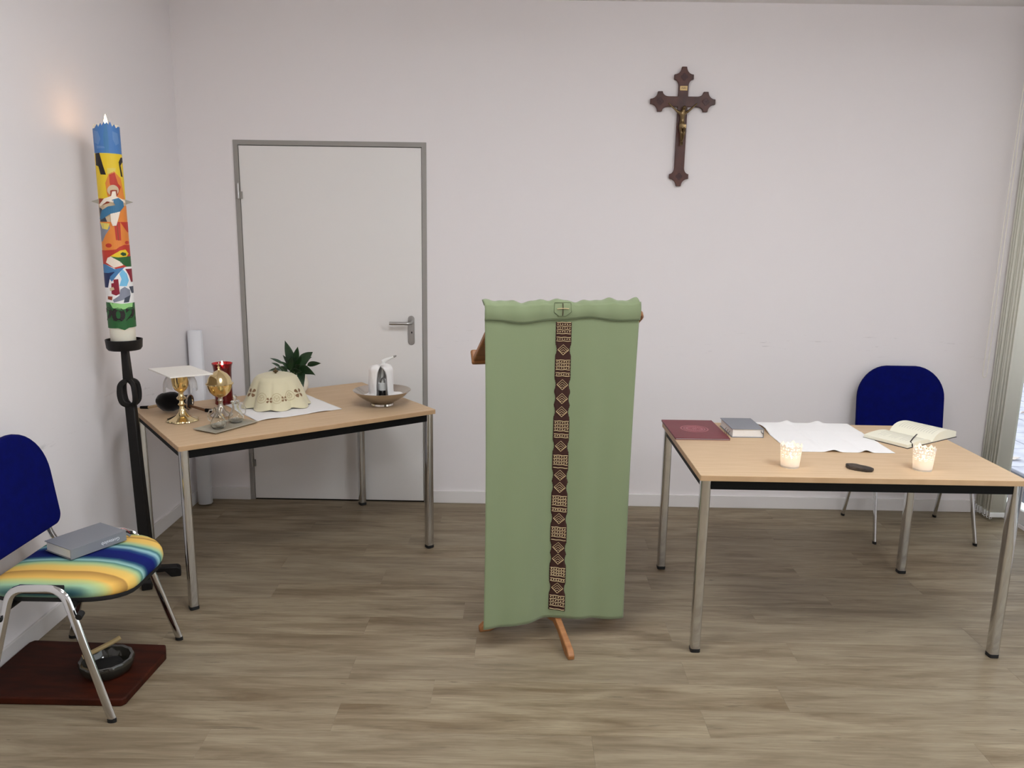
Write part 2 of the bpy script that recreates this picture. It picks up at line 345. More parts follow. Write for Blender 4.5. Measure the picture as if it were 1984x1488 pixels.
while True:
    y1 = -.9665 - PW*k; y0 = y1 - PW
    if y1 < YB: break
    y1 = min(y1, 0); y0 = max(y0, YB)
    if y1 - y0 > .005:
        j = known.get(k, random.uniform(-1.2, 0)); x = j - 3*PLEN
        while x < XR:
            a, b = max(x, XL), min(x+PLEN, XR)
            if b - a > .01:
                o = bpy.data.objects.new('plank', plank_mesh(b-a, y1-y0)); COL.objects.link(o); o.location = (a, y0, 0); o.parent = fl
            x += PLEN
    k += 1
DX0, DX1, DZ = -1.5916, -.5227, 2.082
m = MB().box((XL-.12, 0, -.12), (DX0, .12, CEIL)).box((DX1, 0, -.12), (XR+.03, .12, CEIL)).box((DX0, 0, DZ), (DX1, .12, CEIL)).box((DX0, .07, -.12), (DX1, .12, DZ))
struct(m.build('wall_back', 'wall', smooth=0), 'plain off-white painted wall behind the tables', 'wall')
struct(box((XL-.12, YB, -.12), (XL, 0, CEIL)).build('wall_left', 'wall_l', smooth=0), 'off-white side wall beside the tall candle', 'wall')
m = box((XL-.12, YB-.12, -.12), (XR+.12, YB, CEIL))
struct(m.build('wall_front', 'wall', smooth=0), 'off-white wall behind the viewer', 'wall')
struct(box((XL-.12, YB-.12, CEIL), (XR+.12, .12, CEIL+.1)).build('ceiling', 'ceil', smooth=0), 'plain white ceiling', 'ceiling')
m = MB().box((XR, -2.1, .02), (XR+.12, -.45, 2.62)).box((XR, YB, -.12), (XR+.12, -6.1, CEIL)).box((XR, -6.1, 2.62), (XR+.12, 0, CEIL)).box((XR, -.02, -.12), (XR+.03, 0, 2.62)).box((XR, -6.1, -.12), (XR+.12, -.02, .02))  # first box: unseen solid pier, added to cut daylight near the back corner
struct(m.build('wall_right', 'wall', smooth=0), 'window wall with a wide glazed opening', 'wall')
bh, bt = .075, .012
m = MB().box((XL+bt, -bt, 0), (DX0, 0, bh)).box((DX1, -bt, 0), (XR, 0, bh))
struct(m.build('baseboard_back', 'base', bevel=.002), 'white baseboard along the back wall', 'baseboard')
struct(box((XL, YB, 0), (XL+bt, 0, bh)).build('baseboard_left', 'base', bevel=.002), 'white baseboard along the side wall', 'baseboard')
# window
win = bpy.data.objects.new('window_1', None); COL.objects.link(win); struct(win, 'floor-to-ceiling window beside the blinds', 'window')
for y0_, y1_ in ((-6.1, -2.1), (-.45, -.02)):
    box((XR+(.03 if y1_ < -1 else .004), y0_, .02), (XR+.10, y1_, .10)).build('bottom_rail', 'rail', win, bevel=.004)
    box((XR+.03, y0_, 2.54), (XR+.10, y1_, 2.62)).build('top_rail', 'rail', win, bevel=.004)
for ys in ([-.02, -.45], [-2.1, -3.1, -4.1, -5.1, -6.1]):
    for i, y in enumerate(ys):
        y_ = y if i == 0 else (y+.06 if i == len(ys)-1 else y+.03)
        if y == -.02: box((XR+.004, y-.022, .10), (XR+.03, y, 2.54)).build('mullion', 'rail', win, bevel=.003)
        else: box((XR+.03, y_-.06, .10), (XR+.10, y_, 2.54)).build('mullion', 'rail', win, bevel=.004)
    for a, b in zip(ys[:-1], ys[1:]): box((XR+.060 if a < -1 else XR+.010, b+.02, .10), (XR+.066 if a < -1 else XR+.016, a-.02, 2.54)).build('pane', 'pane', win, smooth=0)
# ------------------------------------------------------------------ door
d1 = bpy.data.objects.new('door_1', None); COL.objects.link(d1); struct(d1, 'flush white door with grey steel frame and lever handle', 'door')
fw = .026
m = MB().prism([(DX0, 0), (DX0, DZ), (DX1, DZ), (DX1, 0), (DX1-fw, 0), (DX1-fw, DZ-fw), (DX0+fw, DZ-fw), (DX0+fw, 0)], -.006, .06, lambda x, z, t: (x, t, z))
m.build('door_frame', 'dframe', d1, bevel=.0015)
lf = box((DX0+fw+.002, 0, .007), (DX1-fw-.002, .04, DZ-fw-.003)).build('door_leaf', 'door', d1, bevel=.002)
pc = aty(797, 640, 0)
pk = rrect(.037, .168, .018, 5, (pc.x, pc.z))
hd = MB().prism(pk, -.006, 0, lambda x, z, t: (x, t, z)).build('handle_plate', 'steel', d1, bevel=.0015)
hz = aty(800, 625, 0).z
MB().tube(fillet([(pc.x+.004, -.004, hz), (pc.x+.004, -.055, hz), (pc.x-.118, -.055, hz)], .02), .0095, 12).build('lever', 'steel', hd)
MB().prism([(pc.x+.003+.0035*math.cos(a*PI/6), pc.z-.012+.006*math.sin(a*PI/6)) for a in range(12)], -.0068, -.005, lambda x, z, t: (x, t, z)).build('keyhole', 'dark', hd)
for dz in (.028, -.07):
    MB().prism([(pc.x+.003+.003*math.cos(a*PI/4), pc.z+dz-.002+.003*math.sin(a*PI/4)) for a in range(8)], -.0068, -.005, lambda x, z, t: (x, t, z)).build('screw', 'dframe', hd)
for hz_ in (1.807, .25):
    h = MB().tube([(DX0+.019, -.012, hz_-.042), (DX0+.019, -.012, hz_+.042)], .0075, 12); h.box((DX0+.012, -.008, hz_-.042), (DX0+.04, 0, hz_-.002))
    h.build('hinge', 'steel', d1)

# ------------------------------------------------------------------ vertical blind
vb = thing('vertical_blind', 'cream vertical slat blind drawn together in the corner by the window', 'blind', (2.735, -.02, 0))
box((-.03, -.185, 2.705), (.12, .015, 2.75)).build('headrail', 'rail', vb, bevel=.004)
for i in range(7):
    y = -.006 - i*.0245; dx = random.uniform(-.003, .003); cv = .004; sk = 0
    if i == 6: cv = .006
    s = MB().grid(lambda u, v: (dx+u*.089, y + cv*(4*u*(1-u)) + sk*(u-.5)*2, .055+v*2.63), 6, 1).build('slat', 'slat', vb, solid=.0012)
    box((dx+.002, y-.0035, .03), (dx+.087, y+.0035, .058)).build('slat_weight', 'rail', s, bevel=.002)
    MB().tube(bez((dx+.004, y, .035), (dx-.006, y-.011, .012), (dx+.004, y-.0235, .035), 6), .0016, 6).build('bead_chain', 'rail', s)
cx, cy, cz = aty(1910, 730, -.12)
cx -= 2.735
pts = [(cx+.012, -.10, 2.72), (cx+.008, -.10, 1.6), (cx+.006, -.10, .90)] 
loop = [Vector((cx+.006, -.10, 2.705)), Vector((cx+.004, -.10, .90))] + [Vector((cx-.008+.012*math.cos(a), -.10, .87-.03*math.sin(a))) for a in [PI*i/8 for i in range(9)]] + [Vector((cx-.020, -.10, .90)), Vector((cx-.004, -.10, 2.705))]
MB().tube(loop, .0022, 6).build('pull_cord', 'cordm', vb)
box((cx-.02, -.11, 2.70), (-.028, -.09, 2.72)).build('cord_bracket', 'rail', vb, bevel=.002)

# ------------------------------------------------------------------ outside
gr = struct(MB().box((XR+.13, -24, -.2), (18, 14, -.06)).box((-16, -24, -.2), (XR+.13, YB-.14, -.06)).box((-3, .14, -.2), (XR+.13, 14, -.06)).build('terrace_ground', 'lawn', smooth=0), 'ground outside the window', 'ground')
gu = struct(MB().box((XR+.14, -10, -.06), (3.55, .13, -.03)).box((XR+.04, .13, -.06), (3.55, 10, -.03)).build('gutter_strip', 'gutter', smooth=0), 'dark gravel strip outside along the window', 'gravel strip')
pv = struct(box((3.55, -6, -.06), (10, 10, -.045)).build('terrace', 'gutter', smooth=0), 'pale paved terrace seen through the window', 'terrace')
smesh = MB().box((.006, .006, -.045), (.494, .494, -.015))
s0 = smesh.build('paving_slab', 'slab', pv, bevel=.006); first = True
for i in range(12):
    for j in range(20):
        o = s0 if first else s0.copy()
        if not first: COL.objects.link(o); o.parent = pv
        first = False; o.location = (3.56+i*.5, -1.0+j*.5, random.uniform(-.002, .002))
lt = MB()
for i in range(900):
    x, y, a = random.uniform(3.3, 9), random.uniform(-1, 8), random.uniform(0, 6.3); s = random.uniform(.03, .07)
    c, q = math.cos(a)*s, math.sin(a)*s; h = random.uniform(.005, .03)
    lt.add([(x-c, y-q, -.012), (x+q*.5, y-c*.5, -.012+h), (x+c, y+q, -.012+h*.4), (x-q*.5, y+c*.5, -.012+h*.7)], [(0,1,2), (0,2,3)])
tag(lt.build('fallen_leaves', 'litter', smooth=0), 'dry fallen leaves scattered over the paving outside', 'leaves', kind='stuff')
def hedge_fn(u, v):
    a = v*PI; r = .7+.12*math.sin(u*60+3*v)+.08*math.sin(u*133)
    return (10.3 + r*math.cos(a)*.7, -7+u*18, -.1+ (.9+.15*math.sin(u*41))*math.sin(a)**.6*1.4 if math.sin(a) > 0 else -.1)
tag(MB().grid(hedge_fn, 240, 14).build('hedge', 'hedge'), 'clipped green hedge beyond the terrace outside', 'hedge')

# ------------------------------------------------------------------ ceiling lamps (out of frame, over the room)
for i, (x, y) in enumerate([(-.2, -2.5), (1.9, -2.5), (-.2, -5.0), (1.9, -5.0)]):
    t = thing('ceiling_lamp', ['square white ceiling lamp in front of the lectern', 'square white ceiling lamp in front of the straight table', 'square white ceiling lamp over the open floor, away from the window', 'square white ceiling lamp over the open floor, beside the window'][i], 'lamp', (x, y, CEIL), 0, 'ceiling lamps')
    box((-.31, -.31, -.04), (.31, .31, 0)).build('housing', 'rail', t, bevel=.004)
    box((-.285, -.285, -.125), (.285, .285, -.0405)).build('diffuser', 'lampw', t, bevel=.02)

# ================================================================== TABLES
TL, TW, TH = 1.2296, .826, .735
def make_table(loc, rz, label, group):
    t = thing('table', label, 'table', loc, rz, group)
    tt = .022
    top = MB().prism(rrect(TL, TW, .006, 3, (TL/2, TW/2)), TH-tt+.0015, TH).build('tabletop', 'beech', t, bevel=.0015)
    MB().prism(rrect(TL+.0006, TW+.0006, .006, 3, (TL/2, TW/2)), TH-tt, TH-.002).build('edge_band', 'edge', top)
    li, lw = .026, .038
    for x in (li, TL-li):
        for y in (li, TW-li):
            l = MB().prism(rrect(lw, lw, .009, 4, (x, y)), .016, TH-tt).build('leg', 'chrome', t)
            MB().prism(rrect(lw+.001, lw+.001, .009, 4, (x, y)), 0, .0165).build('foot_cap', 'rubber', l, bevel=.002)
    z0, z1 = TH-tt-.038, TH-tt
    for y in (li, TW-li): box((li+lw/2, y-.012, z0), (TL-li-lw/2, y+.012, z1)).build('apron_rail', 'black', t, bevel=.002)
    for x in (li, TL-li): box((x-.012, li+lw/2, z0), (x+.012, TW-li-lw/2, z1)).build('apron_rail', 'black', t, bevel=.002)
    return t
make_table((.6959, -1.6856, 0), -.0004, 'beech table with chrome legs carrying the open book and tealights', 'beech tables')
LA = .6473
make_table((-1.3879+.002, -1.4113-.014, 0), LA, 'beech table with chrome legs set diagonally in the corner with chalice and plant', 'beech tables')

# ================================================================== CHAIRS
def make_chair(loc, rz, seatmat, label):
    t = thing('visitor_chair', label, 'chair', loc, rz, 'blue visitor chairs')
    # seat pad
    out = rrect(.46, .44, [.06, .06, .15, .15], 8, (0, -.03))
    def bend(x, y, z):
        fr = max(0, -(y+.10)/.15); return (x, y, z - .022*fr*fr - .10*max(0, abs(x)-.14)**2*8*.1)
    MB().pad(out, .418, .466, .022, .012, bend).build('seat', seatmat, t, smooth=60)
    MB().pad([(x*.97, -.03+(y+.03)*.97) for x, y in out], .405, .424, .006, 0, bend).build('seat_shell', 'rubber', t)
    # backrest
    bo = [(x, z + .014*(1-(x/.24)**2)*(1 if z > .7 else 0)) for x, z in rrect(.495, .37, [.165, .165, .04, .04], 10, (0, .690))]
    def bk(x, z, d):
        return (x, .215 + (z-.5)*.13 - d + .30*x*x*-1*.35 - .0, z)
    MB().pad(bo, -.014, .022, .014, .010, bk).build('backrest', 'blue', t, smooth=60)
    MB().pad([(x*.965, .695+(z-.695)*.965) for x, z in bo], -.022, -.010, .004, 0, bk).build('backrest_shell', 'rubber', t)
    # side frames: front leg, top bar and rear leg in one bent oval tube
    for s in (-1, 1):
        path = fillet([(s*.268, -.215, .012), (s*.250, -.083, .464), (s*.250, .088, .464), (s*.268, .212, .012)], .05, 8)
        fr = MB().tube(path, .015, 12, flat=.55, updir=(0, 1, 0)).build('side_frame', 'chrome', t)
        for y in (-.215, .212): MB().tube([(s*.2685, y, 0), (s*.268, y*.998, .0125)], .0158, 12, flat=.6, updir=(0, 1, 0)).build('foot_cap', 'rubber', fr)
        MB().tube([(s*.262, -.145, .26+.13), (s*.285, -.147, .385)], .011, 10).build('stacking_bumper', 'rubber', fr)
        MB().tube([(s*.258, .135, .36), (s*.283, .137, .355)], .011, 10).build('stacking_bumper', 'rubber', fr)
        box((s*.238-.016, -.075, .447), (s*.238+.016, .075, .468)).build('arm_clip', 'rubber', fr, bevel=.004)
        # back upright
        MB().tube(fillet([(s*.19, -.06, .40), (s*.19, .16, .40), (s*.178, .21, .50), (s*.165, .232, .66)], .05, 6), .0135, 10, flat=.55, updir=(1, 0, 0)).build('back_upright', 'chrome', t)
    for y in (-.10, .10): MB().tube([(-.252, y, .40), (.252, y, .40)], .011, 10).build('cross_bar', 'iron', t)
    return t
make_chair((-1.55, -1.92, 0), PI/2, 'stripe', 'blue-backed chair with a yellow, green and blue striped seat beside the candle')
make_chair((2.195, -.312, 0), 0, 'seatb', 'chair with a plain royal blue back against the wall behind the table')


# ================================================================== LECTERN AND ITS CLOTH
LR = .26
LC = (.15, -1.46, 0)
lc = thing('lectern', 'honey wooden lectern under the green cloth', 'lectern', LC, LR)
for k, a in enumerate((0, 90, 180, 270)):
    prof = [(.02, .03), (.02, .20), (.06, .150), (.13, .084), (.285, .036), (.302, .018), (.300, 0), (.255, 0), (.16, .045), (.09, .055)]
    M_ = Matrix.Rotation(R(a-90), 4, 'Z')
    MB().prism(prof, -.013, .013, lambda x, z, t: (x, t, z)).xf(M_).build('base_leg', 'oak', lc, bevel=.004)
box((-.035, -.03, .06), (.035, .03, 1.20)).build('post', 'oak', lc, bevel=.004)
bz0, bz1, by0, by1 = 1.338, 1.098, -.115, .275
ba = math.atan2(bz0-bz1, by1-by0); bl = math.hypot(bz0-bz1, by1-by0)
MBd = Matrix.Translation((.024, by0, bz0)) @ Matrix.Rotation(-ba, 4, 'X')
bd = MB().prism(rrect(.606, bl, [.015, .015, .05, .05], 5, (0, bl/2)), -.022, 0).xf(MBd).build('reading_board', 'oak', lc, bevel=.005)
MB().prism(rrect(.616, .024, .01, 4, (0, bl-.004)), -.03, .032).xf(MBd).build('book_ledge', 'oak', lc, bevel=.006)
for s in (-1, 1):
    MB().prism([(.02, -.022), (bl-.05, -.022), (bl-.05, -.05), (.2, -.12), (.1, -.12)], -.012, .012, lambda y, z, t: (t+s*.045, y, z)).xf(MBd).build('board_bracket', 'oak', lc, bevel=.002)

# cloth, in the lectern's frame, hanging over the upper edge of the board
CA = Matrix.Translation(LC) @ Matrix.Rotation(LR, 4, 'Z'); CI = CA.inverted()
def on_cloth(u, v, ly=-.135):
    """pixel on the vertical plane of the cloth (local y = ly) -> local x, z"""
    k = CI.to_3x3() @ ray(u, v); c = CI @ CAM; s = (ly-c.y)/k.y; p = c + k*s; return p.x, p.z
XA, ZA = on_cloth(937, 597); XB_, ZB_ = on_cloth(1238, 588)
ZLO = on_cloth(938, 1212)[1]; ZRO = on_cloth(1220, 1190)[1]
CZT = 1.352
def fold(x, z):
    d = max(0, min(1, (CZT-z)/1.2)); q = (x-XA)/(XB_-XA)
    f = .015*math.sin(q*2*PI*1.35+.9) + .0075*math.sin(q*2*PI*3.1+1.4+d*.8) + .0015*math.sin(q*2*PI*6.1+d)
    return -.135 - (.010+1.15*f)*(.55+.55*d) - .008*d*math.cos(q*PI*1.1)
def hem(q): return (ZLO*(1-q)+ZRO*q) + .004*math.sin(q*PI*2.2+3.6) + .008*(1-q)
def cloth_fn(u, v):
    x = XA + (XB_-XA)*u
    dr = .010*math.sin(v*PI)*(1 if u < .5 else -1)*abs(u-.5)*2       # side edges draw in slightly
    z = CZT + (hem(u)-CZT)*v
    x2 = x+dr*.6 - .012*v*u; return (x2, fold(x2, z), z)
cl = thing('lectern_cloth', 'sage green cloth with an embroidered brown band hanging down the lectern', 'cloth', LC, LR)
def topz(u): return .004*math.sin(u*17+.5)+.0035*math.sin(u*39+1)+.002*math.sin(u*71)+.010*max(0, u-.93)/.07
def full(u, v):
    if v < .12:   # lies back over the board
        t = v/.12; x = XA+(XB_-XA)*(.5+(u-.5)*(.95+.05*t)); y = -.07 + (-.105+.07)*t
        z = CZT+.004+topz(u)*(.5+.5*t) - .615*(y+.105)*.98 + .016
        return (x, y, z)
    if v < .18:
        t = (v-.12)/.06; x = XA+(XB_-XA)*u; a = t*PI/2; y0 = -.105; y1 = fold(x, CZT-.02)-.004
        return (x, y0+(y1-y0)*math.sin(a), CZT+.020+topz(u)*(1-t*.5) - (.03)*(1-math.cos(a)))
    return cloth_fn(u, (v-.18)/.82*.985+.015)
MB().grid(full, 90, 110).build('drape', 'green', cl, smooth=80, solid=.0022)
# turned-over top band with its stitched lower seam
zs = on_cloth(1090, 618)[1]
def seamz(u): return zs - .004 + .007*math.sin(u*9+2.2) + .003*math.sin(u*21)
def over(u, v):
    x = XA-.001+(XB_-XA+.002)*u; zt = CZT+.012+topz(u)*.5; z = zt+(seamz(u)-zt)*v
    return (x, fold(x, z)-.004-.006*math.sin(v*PI)-.003*math.sin(u*40)*(1-v), z)
MB().grid(over, 90, 8).build('top_band', 'green', cl, smooth=80, solid=.002)
MB().tube([(lambda p: (p[0], p[1]-.0022, p[2]))(over(i/60, .985)) for i in range(61)], .0012, 5).build('seam', 'stitch', cl)
# little cross stitched on a patch of the top band
px, pz = on_cloth(1090, 600)
patch = [(-.030, .026), (.030, .026), (.032, -.008), (.012, -.024), (-.014, -.024), (-.034, -.008)]
def cpatch(pts, dy, name, mt, par):
    vs = []
    for x, z in pts:
        u = (px+x-XA)/(XB_-XA); zt = CZT+.012+topz(u)*.5; vv = max(0, min(1, (pz+z-zt)/(seamz(u)-zt)))
        vs.append((px+x, over(u, vv)[1]-dy, pz+z))
    return vs
pp = [(x, fold(px+x, pz+z)-.0125, pz+z) for x, z in [(0, 0)] + patch]
ring = cpatch(patch+[patch[0]], .0024, '', '', None)
MB().tube(ring, .0010, 5).build('patch_seam', 'stitch', cl)
MB().tube(cpatch([(0, .024), (0, .008), (0, -.008), (0, -.022)], .0030, '', '', None), .0016, 6).build('stitched_cross', 'band', cl)
MB().tube(cpatch([(-.022, .003), (-.008, .005), (.008, .005), (.022, .004)], .0036, '', '', None), .0016, 6).build('stitched_cross', 'thread', cl)
# embroidered band: stripe blocks and lozenges, top to bottom
def bx(v): return 1093 - (v-625)*(14/558)
seq = [('s', 624, 662, 6), ('d', 678), ('s', 697, 730, 6), ('d', 745.6), ('d', 772.5), ('d', 798), ('s', 815.5, 849, 6), ('d', 865), ('s', 882, 908, 5), ('d', 921.5), ('d', 945), ('s', 961, 992.5, 6), ('d', 1005.5), ('s', 1021.5, 1048, 5), ('d', 1061.5), ('d', 1084), ('s', 1100, 1128, 6), ('d', 1140), ('s', 1154, 1182, 5)]
def bp(du, v, lift=.003):
    x, z = on_cloth(bx(v)+du, v); return (x, fold(x, z)-lift, z)
dv = [s[1] for s in seq if s[0] == 'd']
def halfw(v):
    w_ = 14.5
    for c in dv:
        d = abs(v-c)
        if d < 11: w_ = min(w_, 12.0+2.5*(d/11)**2)
    return w_ + .35*math.sin(v*1.3)
m = MB().grid(lambda u, t: bp((u*2-1)*halfw(624+t*559), 624+t*559, .0028), 6, 240)
bnd = m.build('embroidered_band', 'band', cl, smooth=80, solid=.0012)
for s in seq:
    if s[0] == 's':
        m = MB(); n = s[3]
        for i in range(n):
            v = s[1]+1+(s[2]-s[1]-2)*i/(n-1)
            m.tube([bp(-13+26*q/6, v+.5*math.sin(q*2+i), .0048) for q in range(7)], .0013, 5)
            if i < n-1 and i % 2 == 0 or i == 1:
                vm = v+(s[2]-s[1]-2)/(n-1)/2
                for q in range(6): m.tube([bp(-11+q*4.4-1, vm, .0046), bp(-11+q*4.4+1.0, vm, .0046)], .0019, 5)
        m.build('stripe_motif', 'thread', bnd)
    else:
        m = MB(); c = s[1]; h = 10
        m.tube([bp(-h, c, .0046), bp(0, c-h, .0046), bp(h, c, .0046)], .0009, 5)
        m.tube([bp(-h, c, .0046), bp(0, c+h, .0046), bp(h, c, .0046)], .0014, 5)
        for i in range(1, 4):
            t = i*2.4; m.tube([bp(-h+t*.9, c+t*.9, .0046), bp(0, c+t*.9*1-h+t*1.1, .0046), bp(h-t*.9, c+t*.9, .0046)], .0009, 5)
        m.build('lozenge_motif', 'thread', bnd)

# ================================================================== CRUCIFIX
kx, kz = .872, 2.313
cr = thing('wall_crucifix', 'dark wooden crucifix with bronze figure hanging on the wall', 'crucifix', (kx, 0, kz))
ty, by, ax = 2.492-kz, 1.868-kz, .176
hw = .0265
def finial(L, base):
    """outline along +x from the bar to a clover-like end of length L (concave shoulders)"""
    a = L-.098; pts = []
    for i in range(6): q = PI/2*i/5; pts.append((a+.033*math.sin(q), .052-(.052-hw)*math.cos(q)))
    for i in range(6): q = PI/2*i/5; pts.append((L-.040*math.cos(q), .052-.039*math.sin(q)))
    return pts
def rot2(p, k): 
    x, z = p
    for _ in range(k): x, z = -z, x
    return (x, z)
def arm(L): 
    h = finial(L, 0); return h + [(x, -z) for x, z in reversed(h)]
pol = []
for k, L in ((0, ax), (1, ty), (2, ax), (3, -by)):
    pol += [rot2(p, k) for p in reversed(arm(L))][::1] if False else [rot2((x, z), k) for x, z in [(hw, -hw)] + [(x, -z) for x, z in finial(L, 0)] + [(x, z) for x, z in reversed(finial(L, 0))]]
MB().prism(pol, -.022, -.002, lambda x, z, t: (x, t, z)).build('cross', 'mahog', cr, smooth=30, bevel=.002)
for k, L in ((0, ax), (1, ty), (2, ax), (3, -by)):
    m = MB()
    cx_, cz_ = rot2((L-.052, 0), k)
    for q in range(4):
        a = PI/2*q; m.prism([(cx_+.010*math.cos(a)+.0095*math.cos(b*PI/5), cz_+.010*math.sin(a)+.0095*math.sin(b*PI/5)) for b in range(10)], -.0238, -.0215, lambda x, z, t: (x, t, z))
    m.build('clover_inlay', 'inlay', cr, bevel=.0008)
MB().prism([(-.020, .056), (.020, .056), (.020, .080), (-.020, .080)], -.0255, -.0215, lambda x, z, t: (x, t, z)).build('title_plate', 'brass', cr, bevel=.001)
text_mesh('INRI', .014).xf(Matrix.Translation((0, -.0258, .068)) @ Matrix.Rotation(PI/2, 4, 'X')).build('title_lettering', 'inlay', cr, smooth=0)
# figure: one continuous skinned body
J = [(0, -.038, -.122), (-.001, -.040, -.092), (0, -.040, -.062), (.002, -.044, -.046), (.005, -.049, -.034),      # pelvis, waist, chest, neck, head
     (-.024, -.036, -.056), (-.050, -.031, -.034), (-.078, -.027, -.008), (.024, -.036, -.056), (.050, -.031, -.034), (.078, -.027, -.008),
     (-.010, -.042, -.134), (-.004, -.056, -.168), (-.002, -.036, -.212), (.011, -.042, -.134), (.010, -.056, -.168), (.004, -.036, -.212), (.003, -.050, -.230), (-.005, -.050, -.230), (.008, -.056, -.026)]
Ed = [(0,1),(1,2),(2,3),(3,4),(2,5),(5,6),(6,7),(2,8),(8,9),(9,10),(0,11),(11,12),(12,13),(0,14),(14,15),(15,16),(16,17),(13,18),(4,19)]
rad = [.015, .013, .018, .009, .0135, .009, .006, .0045, .009, .006, .0045, .011, .009, .0055, .011, .009, .0055, .005, .005, .009]
me = bpy.data.meshes.new('figure'); me.from_pydata([Vector(j)+Vector((0, .004, 0)) for j in J], Ed, []); me.materials.append(MAT['bronze'])
fg = bpy.data.objects.new('figure', me); COL.objects.link(fg); fg.parent = cr
md = fg.modifiers.new('skin', 'SKIN'); md.use_smooth_shade = True
for i, v in enumerate(me.skin_vertices[0].data): v.radius = (rad[i], rad[i]*.85); v.use_root = (i == 0)
md = fg.modifiers.new('sub', 'SUBSURF'); md.levels = 2; md.render_levels = 2
MB().pad(rrect(.040, .030, .010, 4), -.012, .008, .007, .002, lambda x, y, z: (x+.002, -.040-z, -.130+y-.10*x)).build('loincloth', 'bronze', cr)

# ================================================================== PASCHAL CANDLE AND STAND
SX, SY = -1.705, -1.10
st = thing('candle_stand', 'tall black wrought iron candle stand with an open ring knot', 'candle stand', (SX, SY, 0))
def lean(z): return -.030*z/1.1
for k in range(4):
    a = R(20+90*k); c, s = math.cos(a), math.sin(a)
    MB().prism([(.0, .03), (.07, .03), (.095, 0), (.137, 0), (.137, .036), (.125, .048), (.0, .058)], -.022, .022, lambda x, z, t: (x*c-t*s, x*s+t*c, z)).build('base_foot', 'iron', st, bevel=.004)
def col(z0, z1, w0, w1, d0, d1):
    return MB().add([(lean(z)+sx*w_, sy*d_, z) for z, w_, d_ in ((z0, w0, d0), (z1, w1, d1)) for sx, sy in ((-1,-1),(1,-1),(1,1),(-1,1))],
                    [(3,2,1,0), (4,5,6,7)] + [(i, (i+1)%4, 4+(i+1)%4, 4+i) for i in range(4)])
col(.05, .83, .027, .022, .020, .016).build('shaft', 'iron', st, bevel=.005)
for k in range(4):
    a = R(45+90*k) + .15; rr = .040
    MB().tube(fillet([(lean(.82), 0, .825), (lean(.83)+rr*math.cos(a), rr*math.sin(a), .845), (lean(.9)+(rr+.006)*math.cos(a), (rr+.006)*math.sin(a), .885), (lean(.93)+rr*math.cos(a), rr*math.sin(a), .93), (lean(.95), 0, .948)], .016, 4), .0125, 6, flat=.85).build('ring_bar', 'iron', st)
col(.94, 1.085, .018, .014, .016, .014).build('neck', 'iron', st, bevel=.004)
dsh = MB().lathe([(.030, 1.078), (.066, 1.082), (.073, 1.092), (.076, 1.128), (.071, 1.128), (.068, 1.096), (.030, 1.092)], 40, (lean(1.1), 0))
dsh.build('drip_dish', 'iron', st)
KX, KY, KR, KZ0, KZ1 = SX-.032, SY, .0515, 1.0975, 2.032
cn = thing('paschal_candle', 'tall white candle decorated with colourful wax pictures, burning', 'candle', (KX, KY, KZ0))
MB().lathe([(KR-.001, 0), (KR, .002), (KR, KZ1-KZ0-.012), (KR-.003, KZ1-KZ0-.002), (KR-.010, KZ1-KZ0-.003), (.012, KZ1-KZ0-.016)], 48).build('wax_column', 'wax', cn)
MB().tube([(0, 0, KZ1-KZ0-.018), (.001, 0, KZ1-KZ0+.006)], .0015, 6).build('wick', 'wick', cn)
MB().lathe([(.0015, KZ1-KZ0-.006), (.006, KZ1-KZ0+.004), (.007, KZ1-KZ0+.012), (.0045, KZ1-KZ0+.026), (.001, KZ1-KZ0+.040)], 12).build('flame', 'flame', cn)
dirc = math.atan2(CAM.y-KY, CAM.x-KX)
def cmap(u, v):
    axis = 211.5+(v-240)*.0646; h_ = 23.6-(v-240)*.003
    s = max(-.985, min(.985, (u-axis)/h_)); th = math.asin(s)
    z = aty(axis, v, KY-KR).z - KZ0
    return th, z
layer = [0]
def wpatch(pts, mt, name='wax_picture', crop=1):
    P = []
    for x, y in pts:
        u, v = (160+x/6.2, 200+y/6.2) if crop == 1 else ((160+x/5.953, 430+y/5.953) if crop == 2 else (x, y))
        P.append((u, v))
    D = []
    for a, b in zip(P, P[1:]+P[:1]):
        n = max(1, int(math.hypot(a[0]-b[0], a[1]-b[1])/3))
        for i in range(n): D.append((a[0]+(b[0]-a[0])*i/n, a[1]+(b[1]-a[1])*i/n))
    Q = [cmap(*p) for p in D]
    layer[0] += 1; r = KR+.0004+.00012*layer[0]; m = MB()
    step = R(9); lo = min(q[0] for q in Q); hi = max(q[0] for q in Q); a = math.floor(lo/step)*step
    def clip(poly, c, sgn):
        out = []
        for p, q in zip(poly, poly[1:]+poly[:1]):
            ip, iq = sgn*(p[0]-c) >= 0, sgn*(q[0]-c) >= 0
            if ip: out.append(p)
            if ip != iq: t = (c-p[0])/(q[0]-p[0]); out.append((c, p[1]+(q[1]-p[1])*t))
        return out
    while a < hi:
        g = clip(clip(Q, a, 1), a+step, -1)
        if len(g) >= 3:
            A = sum(p[0]*q[1]-q[0]*p[1] for p, q in zip(g, g[1:]+g[:1]))
            if abs(A) > 1e-7:
                if A < 0: g = g[::-1]
                m.add([(r*math.cos(dirc+t), r*math.sin(dirc+t), z) for t, z in g], [tuple(range(len(g)))])
        a += step
    if m.f: return m.build(name, mt, cn, smooth=0)
L0, R0 = -200, 1200
W = wpatch
